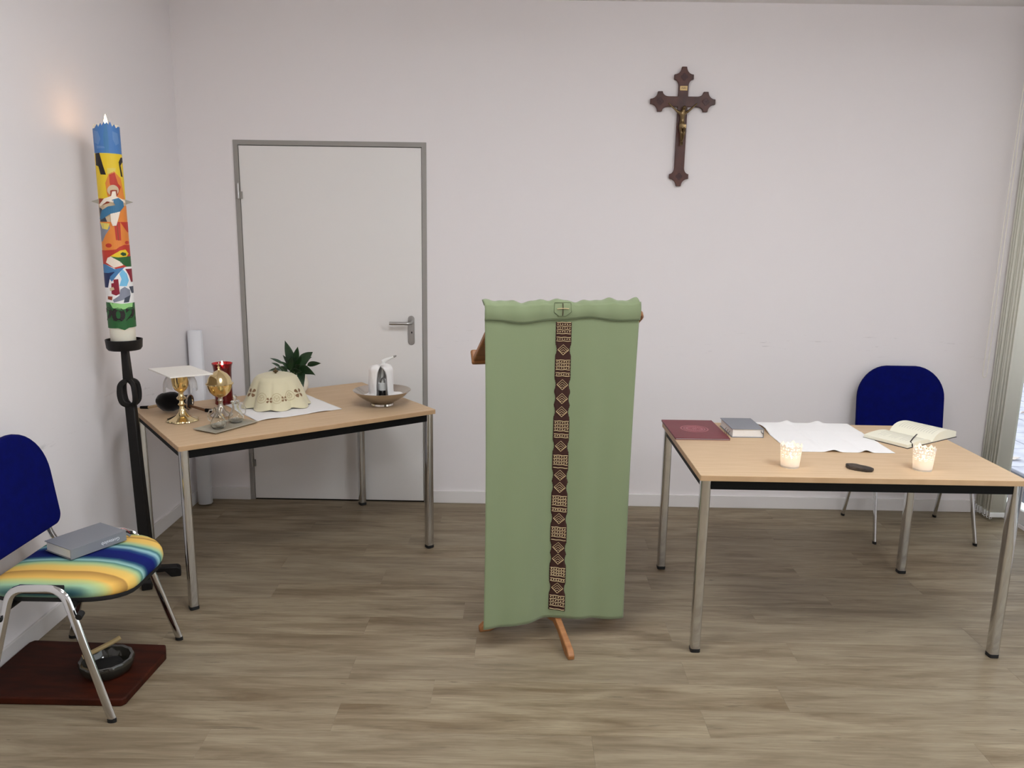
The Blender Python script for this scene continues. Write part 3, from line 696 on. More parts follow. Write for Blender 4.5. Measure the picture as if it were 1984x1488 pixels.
# blue sky top with a ragged upper edge
W([(L0, 330), (200, 300), (225, 250), (240, 285), (262, 235), (275, 270), (300, 215), (310, 250), (325, 210), (345, 255), (362, 215), (385, 275), (405, 240), (425, 290), (445, 265), (R0, 320), (R0, 610), (470, 612), (420, 600), (330, 598), (L0, 598)], 'wx_blue', 'wax_sky')
W([(305, 240), (325, 240), (345, 420), (350, 598), (300, 598), (290, 400)], 'wx_midblue')
W([(195, 330), (235, 340), (262, 430), (240, 500), (200, 470)], 'wx_skyblue')
W([(385, 330), (440, 350), (455, 470), (420, 500), (390, 430)], 'wx_skyblue')
W([(220, 510), (300, 520), (310, 540), (225, 545)], 'wx_skyblue')
W([(190, 300), (240, 270), (270, 420), (240, 520), (195, 500)], 'wx_lblue') if False else None
W([(L0, 598), (R0, 605), (R0, 1230), (L0, 1240)], 'wx_yellow', 'wax_background')
W([(210, 600), (250, 598), (285, 740), (318, 860), (262, 858), (240, 760), (215, 745)], 'wx_black', 'alpha_sign')
W([(470, 640), (R0, 640), (R0, 690), (485, 700), (468, 740), (490, 880), (472, 872), (448, 700)], 'wx_black', 'omega_sign')
W([(330, 780), (420, 775), (410, 830), (330, 850)], 'wx_lyellow')
W([(345, 850), (400, 815), (470, 900), (500, 1090), (520, 1250), (430, 1260), (330, 1110), (310, 960)], 'wx_orange')
W([(350, 860), (405, 830), (440, 960), (470, 1000), (440, 1100), (390, 1080), (355, 960)], 'wx_red')
W([(L0, 1150), (R0, 1150), (R0, 1500), (L0, 1500)], 'wx_sand', 'wax_background')
W([(245, 1145), (355, 1150), (350, 1200), (250, 1235)], 'wx_rust')
W([(430, 1230), (R0, 1230), (R0, 1500), (420, 1500)], 'wx_orange')
W([(250, 1250), (275, 1270), (330, 1430), (260, 1450)], 'wx_dgrey')
W([(L0, 1440), (330, 1440), (330, 1500), (L0, 1500)], 'wx_yellow')
# lower half
W([(L0, 0), (R0, 0), (R0, 420), (L0, 420)], 'wx_orange', 'wax_background', 2)
W([(L0, 30), (330, 20), (345, 70), (300, 150), (270, 230), (L0, 260)], 'wx_grey', crop=2)
W([(250, 10), (340, 20), (320, 90), (270, 80)], 'wx_lyellow', crop=2)
W([(380, 0), (440, 0), (450, 215), (400, 210)], 'wx_red', crop=2)
W([(440, 0), (R0, 0), (R0, 110), (510, 120)], 'wx_red', crop=2)
W([(405, 30), (415, 30), (432, 215), (420, 215)], 'wx_rust', crop=2)
for cx_, cy_, rx, ry, mt in ((330, 273, 30, 25, 'wx_red'), (505, 240, 20, 20, 'wx_red')):
    W([(cx_+rx*math.cos(a*PI/6), cy_+ry*math.sin(a*PI/6)) for a in range(12)], mt, crop=2)
W([(L0, 330), (300, 330), (400, 318), (430, 290), (480, 265), (R0, 300), (R0, 560), (L0, 560)], 'wx_red', crop=2)
W([(340, 400), (440, 330), (490, 320), (520, 370), (490, 420), (400, 410)], 'wx_yellow', crop=2)
W([(438, 370), (460, 350), (495, 362), (497, 390), (465, 395)], 'wx_dgreen', crop=2)
W([(345, 398), (420, 410), (530, 400), (R0, 390), (R0, 530), (500, 520), (440, 470)], 'wx_green', crop=2)
W([(320, 415), (350, 400), (440, 460), (470, 500), (380, 530), (305, 470)], 'wx_cream', crop=2)
W([(L0, 500), (300, 490), (400, 545), (500, 520), (R0, 545), (R0, 960), (L0, 960)], 'wx_white', 'wax_background', 2)
W([(L0, 500), (300, 490), (385, 545), (480, 525), (420, 600), (360, 690), (300, 600), (L0, 640)], 'wx_midblue', crop=2)
W([(L0, 600), (330, 590), (395, 570), (345, 630), (325, 760), (L0, 770)], 'wx_dblue', crop=2)
W([(430, 600), (460, 545), (500, 600), (520, 680), (500, 745), (430, 740), (450, 660)], 'wx_lblue', crop=2)
W([(485, 545), (R0, 545), (R0, 720), (540, 700), (520, 620)], 'wx_dred', crop=2)
W([(375, 665), (420, 660), (428, 750), (435, 830), (400, 850), (358, 830), (355, 710), (378, 705)], 'wx_dred', crop=2)
W([(440, 780), (480, 750), (530, 790), (535, 850), (470, 900), (380, 930), (370, 900), (430, 850)], 'wx_grey', crop=2)
W([(480, 880), (535, 850), (520, 930), (470, 935)], 'wx_dgrey', crop=2)
W([(520, 750), (R0, 740), (R0, 830), (545, 830)], 'wx_dgrey', crop=2)
W([(325, 860), (368, 860), (362, 905), (325, 895)], 'wx_rust', crop=2)
W([(340, 765), (375, 750), (385, 780), (345, 800)], 'wx_sand', crop=2)
W([(L0, 930), (350, 930), (450, 945), (540, 940), (R0, 960), (R0, 1215), (520, 1225), (480, 1250), (420, 1225), (340, 1230), (L0, 1225)], 'wx_green', 'wax_meadow', 2)
W([(340, 930), (450, 945), (555, 940), (550, 990), (470, 1010), (370, 995)], 'wx_lgreen', crop=2)
# year numerals in dark wax bent round the column
def num(ch, u, v, hpx, sq=1.0):
    t = text_mesh(ch, 1.0, 0, bold=.035); xs = [p[0] for p in t.v]; ys = [p[1] for p in t.v]
    hh = max(ys)-min(ys); th0, z0 = cmap(u, v); s = hpx*.00245/hh; r = KR+.0009+.00012*layer[0]
    m = MB(); m.add([(r*math.cos(dirc+th0+(x-(max(xs)+min(xs))/2)*s*sq/KR), r*math.sin(dirc+th0+(x-(max(xs)+min(xs))/2)*s*sq/KR), z0+(y-(max(ys)+min(ys))/2)*s) for x, y, _ in t.v], t.f)
    me_o = m.build('wax_numeral', 'wx_black', cn, smooth=0)
    md = me_o.modifiers.new('solid', 'SOLIDIFY'); md.thickness = .0012; md.offset = 0
num('2', 216.5, 609, 24, 1.1); num('0', 230.5, 610, 25, 1.25); num('2', 251, 609, 24, 1.2)
# applied figure with a halo and the pointed metal bar behind it
fv = dirc
def on_front(u, v, lift=.003):
    th, z = cmap(u, v); r = KR+lift; return (r*math.cos(dirc+th), r*math.sin(dirc+th), z)
W([(388+55*math.cos(a*PI/10), 1045+65*math.sin(a*PI/10)) for a in range(20)], 'wx_sand', 'halo')
W([(360, 1050), (380, 1040), (425, 1040), (432, 1110), (400, 1130), (362, 1110)], 'wx_rust', 'hair')
W([(255, 1225), (300, 1150), (370, 1115), (380, 1060), (412, 1055), (420, 1120), (500, 1165), (505, 1190), (430, 1200), (330, 1180), (270, 1240)], 'wx_cream', 'applied_figure')
W([(375, 1160), (440, 1135), (485, 1180), (492, 1240), (455, 1300), (350, 1340), (280, 1400), (262, 1390), (280, 1290), (340, 1240), (410, 1225)], 'wx_robe', 'robe')
W([(362, 1330), (455, 1300), (440, 1380), (420, 1470), (385, 1475), (370, 1430)], 'wx_cream', 'applied_legs')
tx, tz = -math.sin(dirc), math.cos(dirc)
def bar(sgn):
    z = aty(215, 391, KY-KR).z-KZ0
    pts = [(sgn*(KR-.004), .012), (sgn*(KR+.030), .001), (sgn*(KR-.004), -.011)]
    nx, ny = math.cos(dirc), math.sin(dirc)
    return MB().prism(pts if sgn > 0 else pts[::-1], .004, .012, lambda x, zz, t: (x*tx*1+nx*t, x*tz+ny*t, z+zz)).build('metal_spike', 'metalwing', cn)
bar(1); bar(-1)

# ================================================================== THINGS ON THE CORNER TABLE
TZ = TH
def at_t(u, v): p = atz(u, v, TZ); return (p.x, p.y, TZ)
# white cloth under the veiled vessel
clf, clr = atz(498, 817, TZ), atz(663, 793, TZ)
e1 = (clr-clf); s1 = e1.length; e1.normalize(); e2 = Vector((-e1.y, e1.x, 0))
def lcloth(u, v):
    p = clf + e1*(u*s1) + e2*(v*s1*.98); h = .0016 + .0012*abs(math.sin(u*9.4)) + .0012*abs(math.sin(v*9.4)) + .004*max(0, math.sin(u*11+v*3))*(1 if v < .04 else 0)
    return (p.x, p.y, TZ+h)
tag(MB().grid(lcloth, 40, 40).build('altar_linen', 'linen', smooth=60, solid=.001), 'white linen cloth lying under the cream veil on the corner table', 'cloth')
# chalice
ch = thing('chalice', 'gilt chalice topped with a square white card', 'chalice', (-1.545, -.994, TZ))
scal = lambda t, j: 1+(.05*math.cos(t*8) if j < 4 else 0)
MB().lathe([(.064, 0), (.070, .003), (.068, .008), (.050, .015), (.030, .026), (.017, .042), (.012, .058)], 64, rf=scal).build('foot', 'palegold', ch)
MB().lathe([(.012, .056), (.010, .070), (.017, .078), (.010, .086), (.009, .096), (.020, .104), (.021, .110), (.012, .118), (.010, .130), (.014, .138)], 32).build('stem_knop', 'palegold', ch)
MB().lathe([(.012, .136), (.026, .148), (.034, .164), (.0375, .188), (.039, .216), (.0375, .216), (.036, .19), (.032, .166), (.022, .152), (.004, .146)], 40).build('cup', 'gold', ch)
pl_ = thing('pall', 'stiff square white linen card resting on the chalice', 'pall', (-1.556, -.958, TZ+.221), R(-44.5))
box((-.125, -.098, 0), (.125, .098, .006)).xf(Matrix.Rotation(R(-2), 4, 'X') @ Matrix.Rotation(R(1.0), 4, 'Y')).build('card', 'pall', pl_, bevel=.001)
pu = thing('purificator', 'sheer white cloth hanging in loops over the chalice cup', 'cloth', (-1.545, -.994, TZ+.2175))
def drape(sgn):
    def f(u, v):
        a = (u-.5)*1.5; fold_ = .006*math.sin(u*14+sgn)
        r = .040 + .030*math.sin(min(1, v*1.4)*PI/2) + fold_*v
        base = R(180+8) if sgn < 0 else R(8)
        z = .0025 - .085*max(0, v-.12)**1.15*(1+.15*math.cos(u*9))
        rr = .01 + (r-.01)*min(1, v/.18)
        return (rr*math.cos(base+a), rr*math.sin(base+a), z)
    return MB().grid(f, 20, 14)
for s in (-1, 1): drape(s).build('hanging_flap', 'veil', pu, smooth=80)
# ciborium
cb = thing('ciborium', 'round gilt lidded ciborium behind the glass cruets', 'ciborium', (-1.405, -.888, TZ))
MB().lathe([(.048, 0), (.050, .004), (.042, .010), (.022, .026), (.012, .05), (.009, .068), (.013, .076), (.010, .084), (.012, .092)], 40).build('foot', 'silver', cb)
MB().lathe([(.010, .090), (.030, .100), (.046, .117), (.0555, .140), (.058, .155), (.055, .155), (.050, .138), (.03, .11), (.004, .1)], 48).build('bowl', 'gold', cb)
lid = MB().lathe([(.063, .155), (.063, .158), (.056, .163), (.050, .184), (.036, .203), (.018, .215), (.006, .221), (.004, .229), (.007, .233), (.004, .238), (.001, .239)], 48).build('lid', 'palegold', cb)
MB().box((-.0015, -.0015, .236), (.0015, .0015, .256)).box((-.007, -.0015, .245), (.007, .0015, .248)).xf(Matrix.Rotation(R(20), 4, 'Z')).build('cross_finial', 'palegold', lid)
# red sanctuary candle
rc = thing('sanctuary_candle', 'tall ruby red glass candle burning behind the ciborium', 'candle', (-1.483, -.634, TZ))
MB().lathe([(.042, 0), (.045, .004), (.0435, .02), (.042, .10), (.043, .17), (.046, .195), (.051, .208), (.0495, .209), (.044, .195), (.0405, .17), (.0395, .10), (.0405, .02), (.003, .008)], 40).build('glass_cup', 'redglass', rc)
MB().lathe([(.036, .010), (.0385, .012), (.0385, .186), (.036, .188), (.004, .186)], 32).build('wax', 'redwax', rc)
MB().tube([(0, 0, .184), (.001, 0, .196)], .0013, 6).build('wick', 'wick', rc)
MB().lathe([(.001, .191), (.005, .199), (.004, .209), (.0008, .219)], 10).build('flame', 'tflame', rc)
# collection bag
bgx = thing('collection_bag', 'black velvet collection bag with a handle lying on the table', 'bag', (-1.660, -.828, TZ), R(-5))
def bagr(t, j): return 1+.06*math.sin(3*t+j)+.04*math.sin(5*t-j*2)
MB().lathe([(.012, -.075), (.030, -.068), (.043, -.045), (.047, -.015), (.044, .015), (.036, .035), (.030, .055), (.034, .075), (.036, .082)], 28, rf=bagr).xf(Matrix.Translation((0, 0, .052)) @ Matrix.Rotation(PI/2, 4, 'Y')).build('velvet_bag', 'velvet', bgx)
MB().lathe([(.030, .083), (.036, .083), (.036, .090), (.031, .090)], 28, cap0=False, cap1=False).xf(Matrix.Translation((0, 0, .052)) @ Matrix.Rotation(PI/2, 4, 'Y')).build('metal_rim', 'silver', bgx)
MB().tube([(-.165, .0, .016), (-.125, 0, .018)], [.007, .0085], 10).build('handle_tip', 'black', bgx)
MB().tube([(-.126, 0, .018), (-.07, 0, .030)], .0065, 10).build('handle', 'wood', bgx)
MB().tube([(.085, .0, .034), (.165, 0, .014)], [.006, .007], 10).build('handle', 'redbrown', bgx)
MB().tube([(.163, 0, .0145), (.192, 0, .0125)], [.009, .010], 10).build('handle_tip', 'black', bgx)
# tray and cruets
tc_ = [Vector((-1.414, -1.155, 0)), Vector((-1.302, -1.236, 0)), Vector((-1.192, -1.028, 0)), Vector((-1.32, -.949, 0))]
tcen = sum(tc_, Vector())/4; tang = math.atan2((tc_[2]-tc_[1]).y, (tc_[2]-tc_[1]).x)
tr = thing('cruet_tray', 'narrow pewter tray under the two glass cruets', 'tray', (tcen.x, tcen.y, TZ), tang)
MB().prism(rrect(.225, .12, .006, 3), 0, .003).build('tray_floor', 'tray', tr, bevel=.001)
def lip(k):
    a, b = [(1,1),(-1,1),(-1,-1),(1,-1)][k], [(-1,1),(-1,-1),(1,-1),(1,1)][k]
    p = lambda q, s, z: (q[0]*(.1125+s), q[1]*(.06+s), z)
    return MB().add([p(a, 0, .0005), p(b, 0, .0005), p(b, .012, .008), p(a, .012, .008), p(a, 0, .0032), p(b, 0, .0032), p(b, .010, .0095), p(a, .010, .0095)], [(0,1,2,3), (7,6,5,4), (3,2,6,7), (0,4,5,1), (1,5,6,2), (0,3,7,4)])
for k in range(4): lip(k).build('tray_rim', 'tray', tr)
def cruet(u, v, rz, stopper, label):
    p = atz(u, v, TZ+.003); t = thing('glass_cruet', label, 'cruet', (p.x, p.y, TZ+.003), rz)
    prof = [(.018, 0), (.026, .003), (.0335, .014), (.034, .026), (.027, .044), (.016, .062), (.0135, .074), (.017, .088), (.019, .094)]
    inn = [(max(.003, r-.0022), z+.002 if z < .01 else z) for r, z in reversed(prof)]
    MB().lathe(prof+inn, 36).build('body', 'glass', t)
    MB().tube([(.015, 0, .084), (.034, 0, .086), (.043, 0, .066), (.040, 0, .042), (.030, 0, .036)], .003, 8).build('handle', 'glass', t)
    if stopper:
        s = MB().lathe([(.012, .088), (.013, .096), (.021, .097), (.020, .101), (.008, .106), (.005, .112), (.009, .118), (.008, .125), (.002, .129)], 24).build('stopper', 'glass', t)
    return t
cruet(424, 830, R(200), False, 'open pear-shaped glass cruet at the front of the pewter tray')
cruet(458, 818, R(10), True, 'stoppered glass cruet with a handle at the back of the pewter tray')
# veiled vessel
VX, VY = -1.212, -.645
vs_ = thing('veiled_ciborium', 'vessel hidden under a cream embroidered veil with metal cross knob', 'vessel', (VX, VY, TZ+.004))
vprof = [(0, .158), (.03, .159), (.07, .156), (.092, .149), (.106, .134), (.120, .105), (.133, .070), (.147, .036), (.160, .008), (.165, .0015)]
def vr(t, z):
    d = max(0, (.15-z)/.15); return 1 + (.17*abs(math.sin(4.5*t+.3))**.6-.11+.05*math.cos(5*t+1.3)+.02*math.cos(13*t))*d**.75
def veil(u, v):
    t = u*2*PI; k = v*(len(vprof)-1); i = min(int(k), len(vprof)-2); f = k-i
    r = vprof[i][0]*(1-f)+vprof[i+1][0]*f; z = vprof[i][1]*(1-f)+vprof[i+1][1]*f
    rr = r*vr(t, z); return (rr*math.cos(t), rr*math.sin(t), z + (.006*math.cos(9*t+.6)+.003)*(max(0, 1-z/.05))**2*.6 + (.001 if z < .01 else 0))
MB().grid(veil, 120, 40, wrap=True).build('veil', 'cream', vs_, smooth=80, solid=.0012)
def on_veil(t, z, lift=.0022):
    for a, b in zip(vprof[:-1], vprof[1:]):
        if b[1] <= z <= a[1] and a[0] > .01: f = (a[1]-z)/(a[1]-b[1]); r = a[0]+(b[0]-a[0])*f; break
    r = r*vr(t, z)+lift; return (r*math.cos(t), r*math.sin(t), z)
vdir = math.atan2(CAM.y-VY, CAM.x-VX)
def petals(t, z, s=.013):
    m = MB()
    for k in range(4):
        a = PI/4+PI/2*k; ca, sa = math.cos(a), math.sin(a)
        pts = [(.15*s, 0), (.6*s, .32*s), (1.15*s, .45*s), (1.35*s, 0), (1.15*s, -.45*s), (.6*s, -.32*s)]
        m.add([on_veil(t+(x*ca-y*sa)/.13, z+(x*sa+y*ca)) for x, y in pts], [tuple(range(6))])
    return m
for da, z in ((-62, .078), (48, .074), (-14, .052), (14, .056)): petals(vdir+R(da), z, .018 if abs(da) > 20 else .011).build('cross_motif', 'brownemb', vs_)
for da, z in ((-30, .062), (0, .060), (28, .066)):
    t0 = vdir+R(da); m = MB()
    for rr in (.022, .012): m.tube([on_veil(t0+rr*math.cos(a)/.125, z+rr*1.05*math.sin(a), .0016) for a in [2*PI*i/20 for i in range(21)]], .0011, 5)
    for k in range(3): a = 2*PI*k/3+.5; m.tube([on_veil(t0, z, .0016), on_veil(t0+.010*math.cos(a)/.125, z+.010*math.sin(a), .0016)], .0013, 5)
    m.build('medallion', 'creamdark', vs_)
kn = MB().lathe([(.005, .159), (.005, .163), (.013, .168), (.014, .172), (.006, .176), (.003, .180)], 20).build('knob', 'bronze', vs_)
MB().box((-.0015, -.0015, .178), (.0015, .0015, .192)).box((-.006, -.0015, .184), (.006, .0015, .187)).build('knob_cross', 'bronze', kn)
# plant
PX, PY = -1.195, -.372
pt = thing('potted_plant', 'dark green leafy plant in a round white pot', 'plant', (PX, PY, TZ))
MB().lathe([(.040, 0), (.052, .006), (.068, .03), (.0725, .055), (.068, .082), (.058, .104), (.056, .114), (.053, .114), (.054, .100), (.02, .095)], 40).build('pot', 'pot', pt)
MB().lathe([(.053, .090), (.054, .098), (.02, .102)], 24).build('soil', 'soil', pt)
def leaf(tip, base=(0, 0, .10), w_=.018, droop=.02, twist=0, stem=.35):
    b, t = Vector(base), Vector(tip); mid = (b+t)/2 + Vector((0, 0, droop)); pts = bez(b, mid, t, 14)
    d = (t-b); view = Vector((CAM.x-PX, CAM.y-PY, CAM.z-.9)).normalized()
    side = d.cross(view).normalized(); side = (Matrix.Rotation(twist, 3, d.normalized()) @ side)
    k0 = int(14*stem); m = MB(); L_ = pts[k0:]; n = len(L_)-1; vs = []
    nrm = side.cross(d).normalized()
    for i, p in enumerate(L_):
        q = i/n; ww = w_*1.35*math.sin(PI*min(1, q*1.02)**.75)**.85 if 0 < q < 1 else .0006
        vs += [p-side*ww+nrm*ww*.25, p-side*ww*.5+nrm*ww*.05, p-nrm*ww*.08, p+side*ww*.5+nrm*ww*.05, p+side*ww+nrm*ww*.25]
    fs = [(i*5+j, i*5+j+1, (i+1)*5+j+1, (i+1)*5+j) for i in range(n) for j in range(4)]
    lf_ = m.add(vs, fs).build('leaf', 'leaf', pt, smooth=70, solid=.0006)
    MB().tube(pts[:k0+2], .0018, 6).build('leaf_stem', 'stem', lf_)
def tipat(u, v, dy=0):
    p = aty(u, v, PY+dy); return (p.x-PX, p.y-PY, p.z-TZ)
for (u, v, dy, w_, dr, tw, stm) in [(552, 660, 0, .017, .0, .2, .30), (577, 672, .02, .016, .02, .5, .25), (606, 682, -.01, .020, .04, -.3, .35), (622, 704, -.03, .012, .05, .3, .45), (611, 727, -.08, .020, .075, .2, .30), (588, 750, -.10, .016, .09, .0, .45),
        (523, 694, -.03, .006, .03, .4, .5), (526, 703, -.06, .005, .03, .2, .5), (520, 719, -.05, .006, .045, .3, .45), (544, 700, -.04, .009, .01, .3, .3), (566, 690, -.05, .014, .02, -.4, .25), (584, 690, -.05, .014, .03, .6, .25),
        (597, 700, .04, .013, .04, -.5, .3), (557, 705, .05, .014, .02, .4, .2), (598, 717, .03, .012, .04, .4, .3), (538, 712, .03, .010, .03, .2, .35), (572, 706, -.08, .013, .03, .1, .2), (604, 692, .06, .012, .05, .9, .35), (586, 722, -.09, .012, .05, .5, .3), (548, 688, .05, .010, .02, .7, .3)]:
    leaf(tipat(u, v, dy), (random.uniform(-.025, .025), random.uniform(-.025, .02), .098), w_, dr, tw, stm)
# bowl with towel and dispenser
BX, BY = atz(737, 789, TZ).x, atz(737, 789, TZ).y+.055
bw = tag(MB().lathe([(.056, 0), (.060, .003), (.058, .012), (.062, .018), (.085, .030), (.118, .052), (.146, .078), (.1445, .0795), (.115, .056), (.080, .035), (.045, .026), (.003, .024)], 64).build('silver_bowl', 'silver'), 'shallow footed silver bowl holding a white towel', 'bowl')
bw.location = (BX, BY, TZ)
gd = math.atan2(CAM.y-BY, CAM.x-BX) + R(8)
tw = thing('hand_towel', 'white terry towel standing draped in the silver bowl', 'towel', (BX-.004, BY-.012, TZ+.028))
def towel(u, v):
    g0 = R(24)*(1-v**7*.9) + R(4)
    t = gd + g0 + u*(2*PI-2*g0); z = v*.175
    r = .064 - .004*v
    fl_ = max(0, 1-v/.22); fd = .5+.5*math.cos(t-(gd-PI/2)); fe = .5+.5*math.cos(t-(gd+PI/2))
    r += (.030*fd**3 + .042*fe**3)*fl_**1.6
    if v > .86: q = (v-.86)/.14; r *= math.sqrt(max(0.0, 1-q*q))*.92+.08; z = .86*.175 + .026*math.sin(q*PI/2)
    r *= 1+.03*math.sin(3*t+1)+.015*math.sin(11*t+v*9)
    z += .010*(math.sin(2*t)*.5)*v + fl_**1.3*.030*(fd**3*.8+fe**3)
    return (r*math.cos(t), r*math.sin(t), z+.004)
MB().grid(towel, 72, 30).build('drape', 'terry', tw, smooth=80, solid=.009, soff=-1)
ds = thing('pump_dispenser', 'chrome and black pump dispenser inside the white towel', 'dispenser', (BX+.004, BY-.006, TZ+.0265))
MB().lathe([(.018, 0), (.020, .003), (.020, .05), (.017, .054)], 28).build('base', 'bottle', ds)
MB().lathe([(.021, .053), (.0215, .056), (.0215, .088), (.018, .092)], 28).build('collar', 'wplastic', ds)
MB().tube(fillet([(-.008, -.008, .088), (-.004, -.010, .118), (.022, -.026, .118), (.026, -.03, .004)], .02, 5), .0045, 10).build('chrome_pipe', 'chrome', ds)
nzp = aty(748, 697, BY); nze = aty(767, 690, BY-.03)
nx0 = Vector((BX, BY, 0))
ro = Vector((BX+.004, BY-.006, TZ+.0265)); a_, b_ = Vector((nzp.x, BY, nzp.z))-ro, Vector((nze.x, BY-.02, nze.z))-ro
MB().tube([(0, 0, .088), (.002, .006, .16), a_+Vector((-.012, 0, -.008))], .008, 10).build('pump_stem', 'wplastic', ds)
MB().tube([a_+Vector((-.016, 0, -.010)), a_, a_.lerp(b_, .8)], [.011, .009, .005], 12).build('nozzle', 'wplastic', ds)
MB().tube([a_.lerp(b_, .78), b_], [.0058, .0035], 10).build('nozzle_tip', 'steel', ds)

# paper roll leaning in the corner
ra, rb = Vector((-1.822, -.112, .006)), Vector((-1.846, -.056, 1.02))
pr = thing('paper_roll', 'tall roll of white paper leaning in the corner behind the table', 'paper roll', (ra.x, ra.y, 0))
ax_ = (rb-ra).normalized(); qx = ax_.to_track_quat('Z', 'Y').to_matrix().to_4x4()
sp = [(0.020+.024*i/120, 2.4+2*PI*4*i/120) for i in range(121)]
m = MB(); n_ = len(sp); Lr = (rb-ra).length
m.add([(r*math.cos(a), r*math.sin(a), z) for z in (0, Lr) for r, a in sp], [(i, i+1, n_+i+1, n_+i) for i in range(n_-1)])
m.xf(Matrix.Translation((0, 0, .012)) @ qx).build('rolled_sheet', 'paper', pr, smooth=60, solid=.0008)

# ================================================================== THINGS ON THE STRIPED CHAIR AND BELOW IT
def book_closed(name, label, loc, rz, w_, h_, t_, cover, pagesm, group=None):
    """w_ along x (spine at x=0), h_ along y, t_ thick"""
    b = thing(name, label, 'book', loc, rz, group)
    c = .003; sg = 1 if w_ > 0 else -1
    MB().box((0, 0, 0), (w_, h_, c)).box((0, 0, t_-c), (w_, h_, t_)).box((0, 0, c), (sg*c, h_, t_-c)).build('cover', cover, b, bevel=.0012)
    box((sg*c, .004, c+.0003), (w_-sg*.005, h_-.004, t_-c-.0003)).build('page_block', pagesm, b, smooth=0)
    return b
SZ = .480
q0, q1 = atz(138, 1086, SZ), atz(243, 1048, SZ)
hb = math.atan2((q1-q0).y, (q1-q0).x)
# spine runs along the near long side: local -y edge; build with spine on x=0 rotated
hbk = book_closed('hymn_book', 'grey hymn book lying on the striped seat', (q0.x, q0.y, SZ+.001), hb-PI/2, -.155, (q1-q0).length+.006, .038, 'greycover', 'pages')
lt_ = text_mesh('Gotteslob', .0175, .0003)
# on the spine face (x = 0, outward +x), upside down as in the photograph
Msp = Matrix.Translation((.0006, (q1-q0).length*.72, .019)) @ Matrix(((0, 0, 1, 0), (-1, 0, 0, 0), (0, -1, 0, 0), (0, 0, 0, 1)))
lt_.xf(Msp).build('spine_lettering', 'lettering', hbk, smooth=0)
h2 = (q1-q0).length+.006
MB().tube(bez((-.05, h2-.004, .022), (-.05, h2+.02, .045), (-.03, h2+.035, .010), 8), .0012, 6).build('ribbon', 'ribbon', hbk)
MB().tube(bez((-.03, h2-.004, .02), (-.02, h2+.012, .022), (-.01, h2+.022, .006), 8), .0045, 6, flat=.2).build('ribbon', 'greycover', hbk)
# board and smoked bowl
bo_ = tag(MB().prism([(-1.882, -2.105), (-1.345, -2.105), (-1.335, -2.09), (-1.322, -1.80), (-1.35, -1.738), (-1.87, -1.722), (-1.882, -1.74)], 0, .028).build('wooden_board', 'mbrown', bevel=.005), 'dark reddish brown board lying on the floor under the striped chair', 'board')
ab = thing('smoked_glass_bowl', 'round dark smoked glass bowl on the brown board', 'bowl', (-1.482, -1.925, .028))
MB().lathe([(.070, 0), (.080, .004), (.090, .022), (.094, .044), (.090, .052), (.080, .050), (.076, .030), (.066, .014), (.003, .012)], 48, rf=lambda t, j: 1+(.02*math.cos(14*t) if 3 <= j <= 5 else 0)).build('glass_body', 'smoke', ab)
MB().lathe([(.060, .0145), (.055, .024), (.03, .030), (.003, .030)], 24, rf=lambda t, j: 1+.08*math.sin(5*t+j)).build('charcoal', 'ash', ab)
sk = tag(MB().tube([(-.075, -.02, .046), (.0, .05, .068), (.02, .07, .076)], .009, 8).build('wooden_stick', 'stick'), 'pale wooden stick leaning across the smoked glass bowl', 'stick'); sk.location = (-1.482, -1.925, .044)

# ================================================================== THINGS ON THE STRAIGHT TABLE
# red folder
rf_ = thing('red_folder', 'flat crimson folder with a round embossed emblem', 'folder', (.815, -1.016, TZ), R(.6))
MB().box((-.120, -.166, 0), (.120, .166, .0022)).box((-.120, -.166, .0062), (.120, .166, .0084)).box((-.120, -.166, .002), (-.1175, .166, .0064)).build('cover', 'redbook', rf_, bevel=.0008)
box((-.117, -.162, .0024), (.117, .162, .006)).build('sheets', 'paper', rf_, smooth=0)
em = MB()
for r0, r1 in ((.057, .064), (.044, .050), (.030, .040), (.0, .012)):
    em.lathe([(r0, .0084), (r0, .0089), (r1, .0089), (r1, .0084)], 40, (0, .0), cap0=False, cap1=(r0 == 0)) if r0 else em.lathe([(r1, .0084), (r1, .0089)], 24)
for k in range(16):
    a = 2*PI*k/16; em.prism([(math.cos(a+d)*r, math.sin(a+d)*r) for r, d in ((.014, -.10), (.029, -.12), (.029, .12), (.014, .10))], .0084, .0089)
em.build('emblem', 'emblem', rf_, smooth=0)
# grey prayer book
gb = book_closed('prayer_book', 'thick grey prayer book lying beside the crimson folder', (1.099, -1.128, TZ), R(.8), -.143, .205, .040, 'greycover', 'pages')
for k, (dx, mt) in enumerate(((-.10, 'redbrown'), (-.085, 'ribbon'), (-.07, 'redbrown'))):
    MB().tube([(-.1405, .10-.03*k, .02), (-.150, .085-.03*k, .016), (-.156, .07-.03*k, .0022), (-.157, .03-.03*k, .0016)], .0018, 6, flat=.4).build('ribbon', mt, gb)
MB().tube(bez((-.012, .0036, .032), (-.016, -.001, .026), (-.004, -.0015, .02), 5), .0016, 6).build('page_ribbon', 'bkcover', gb)
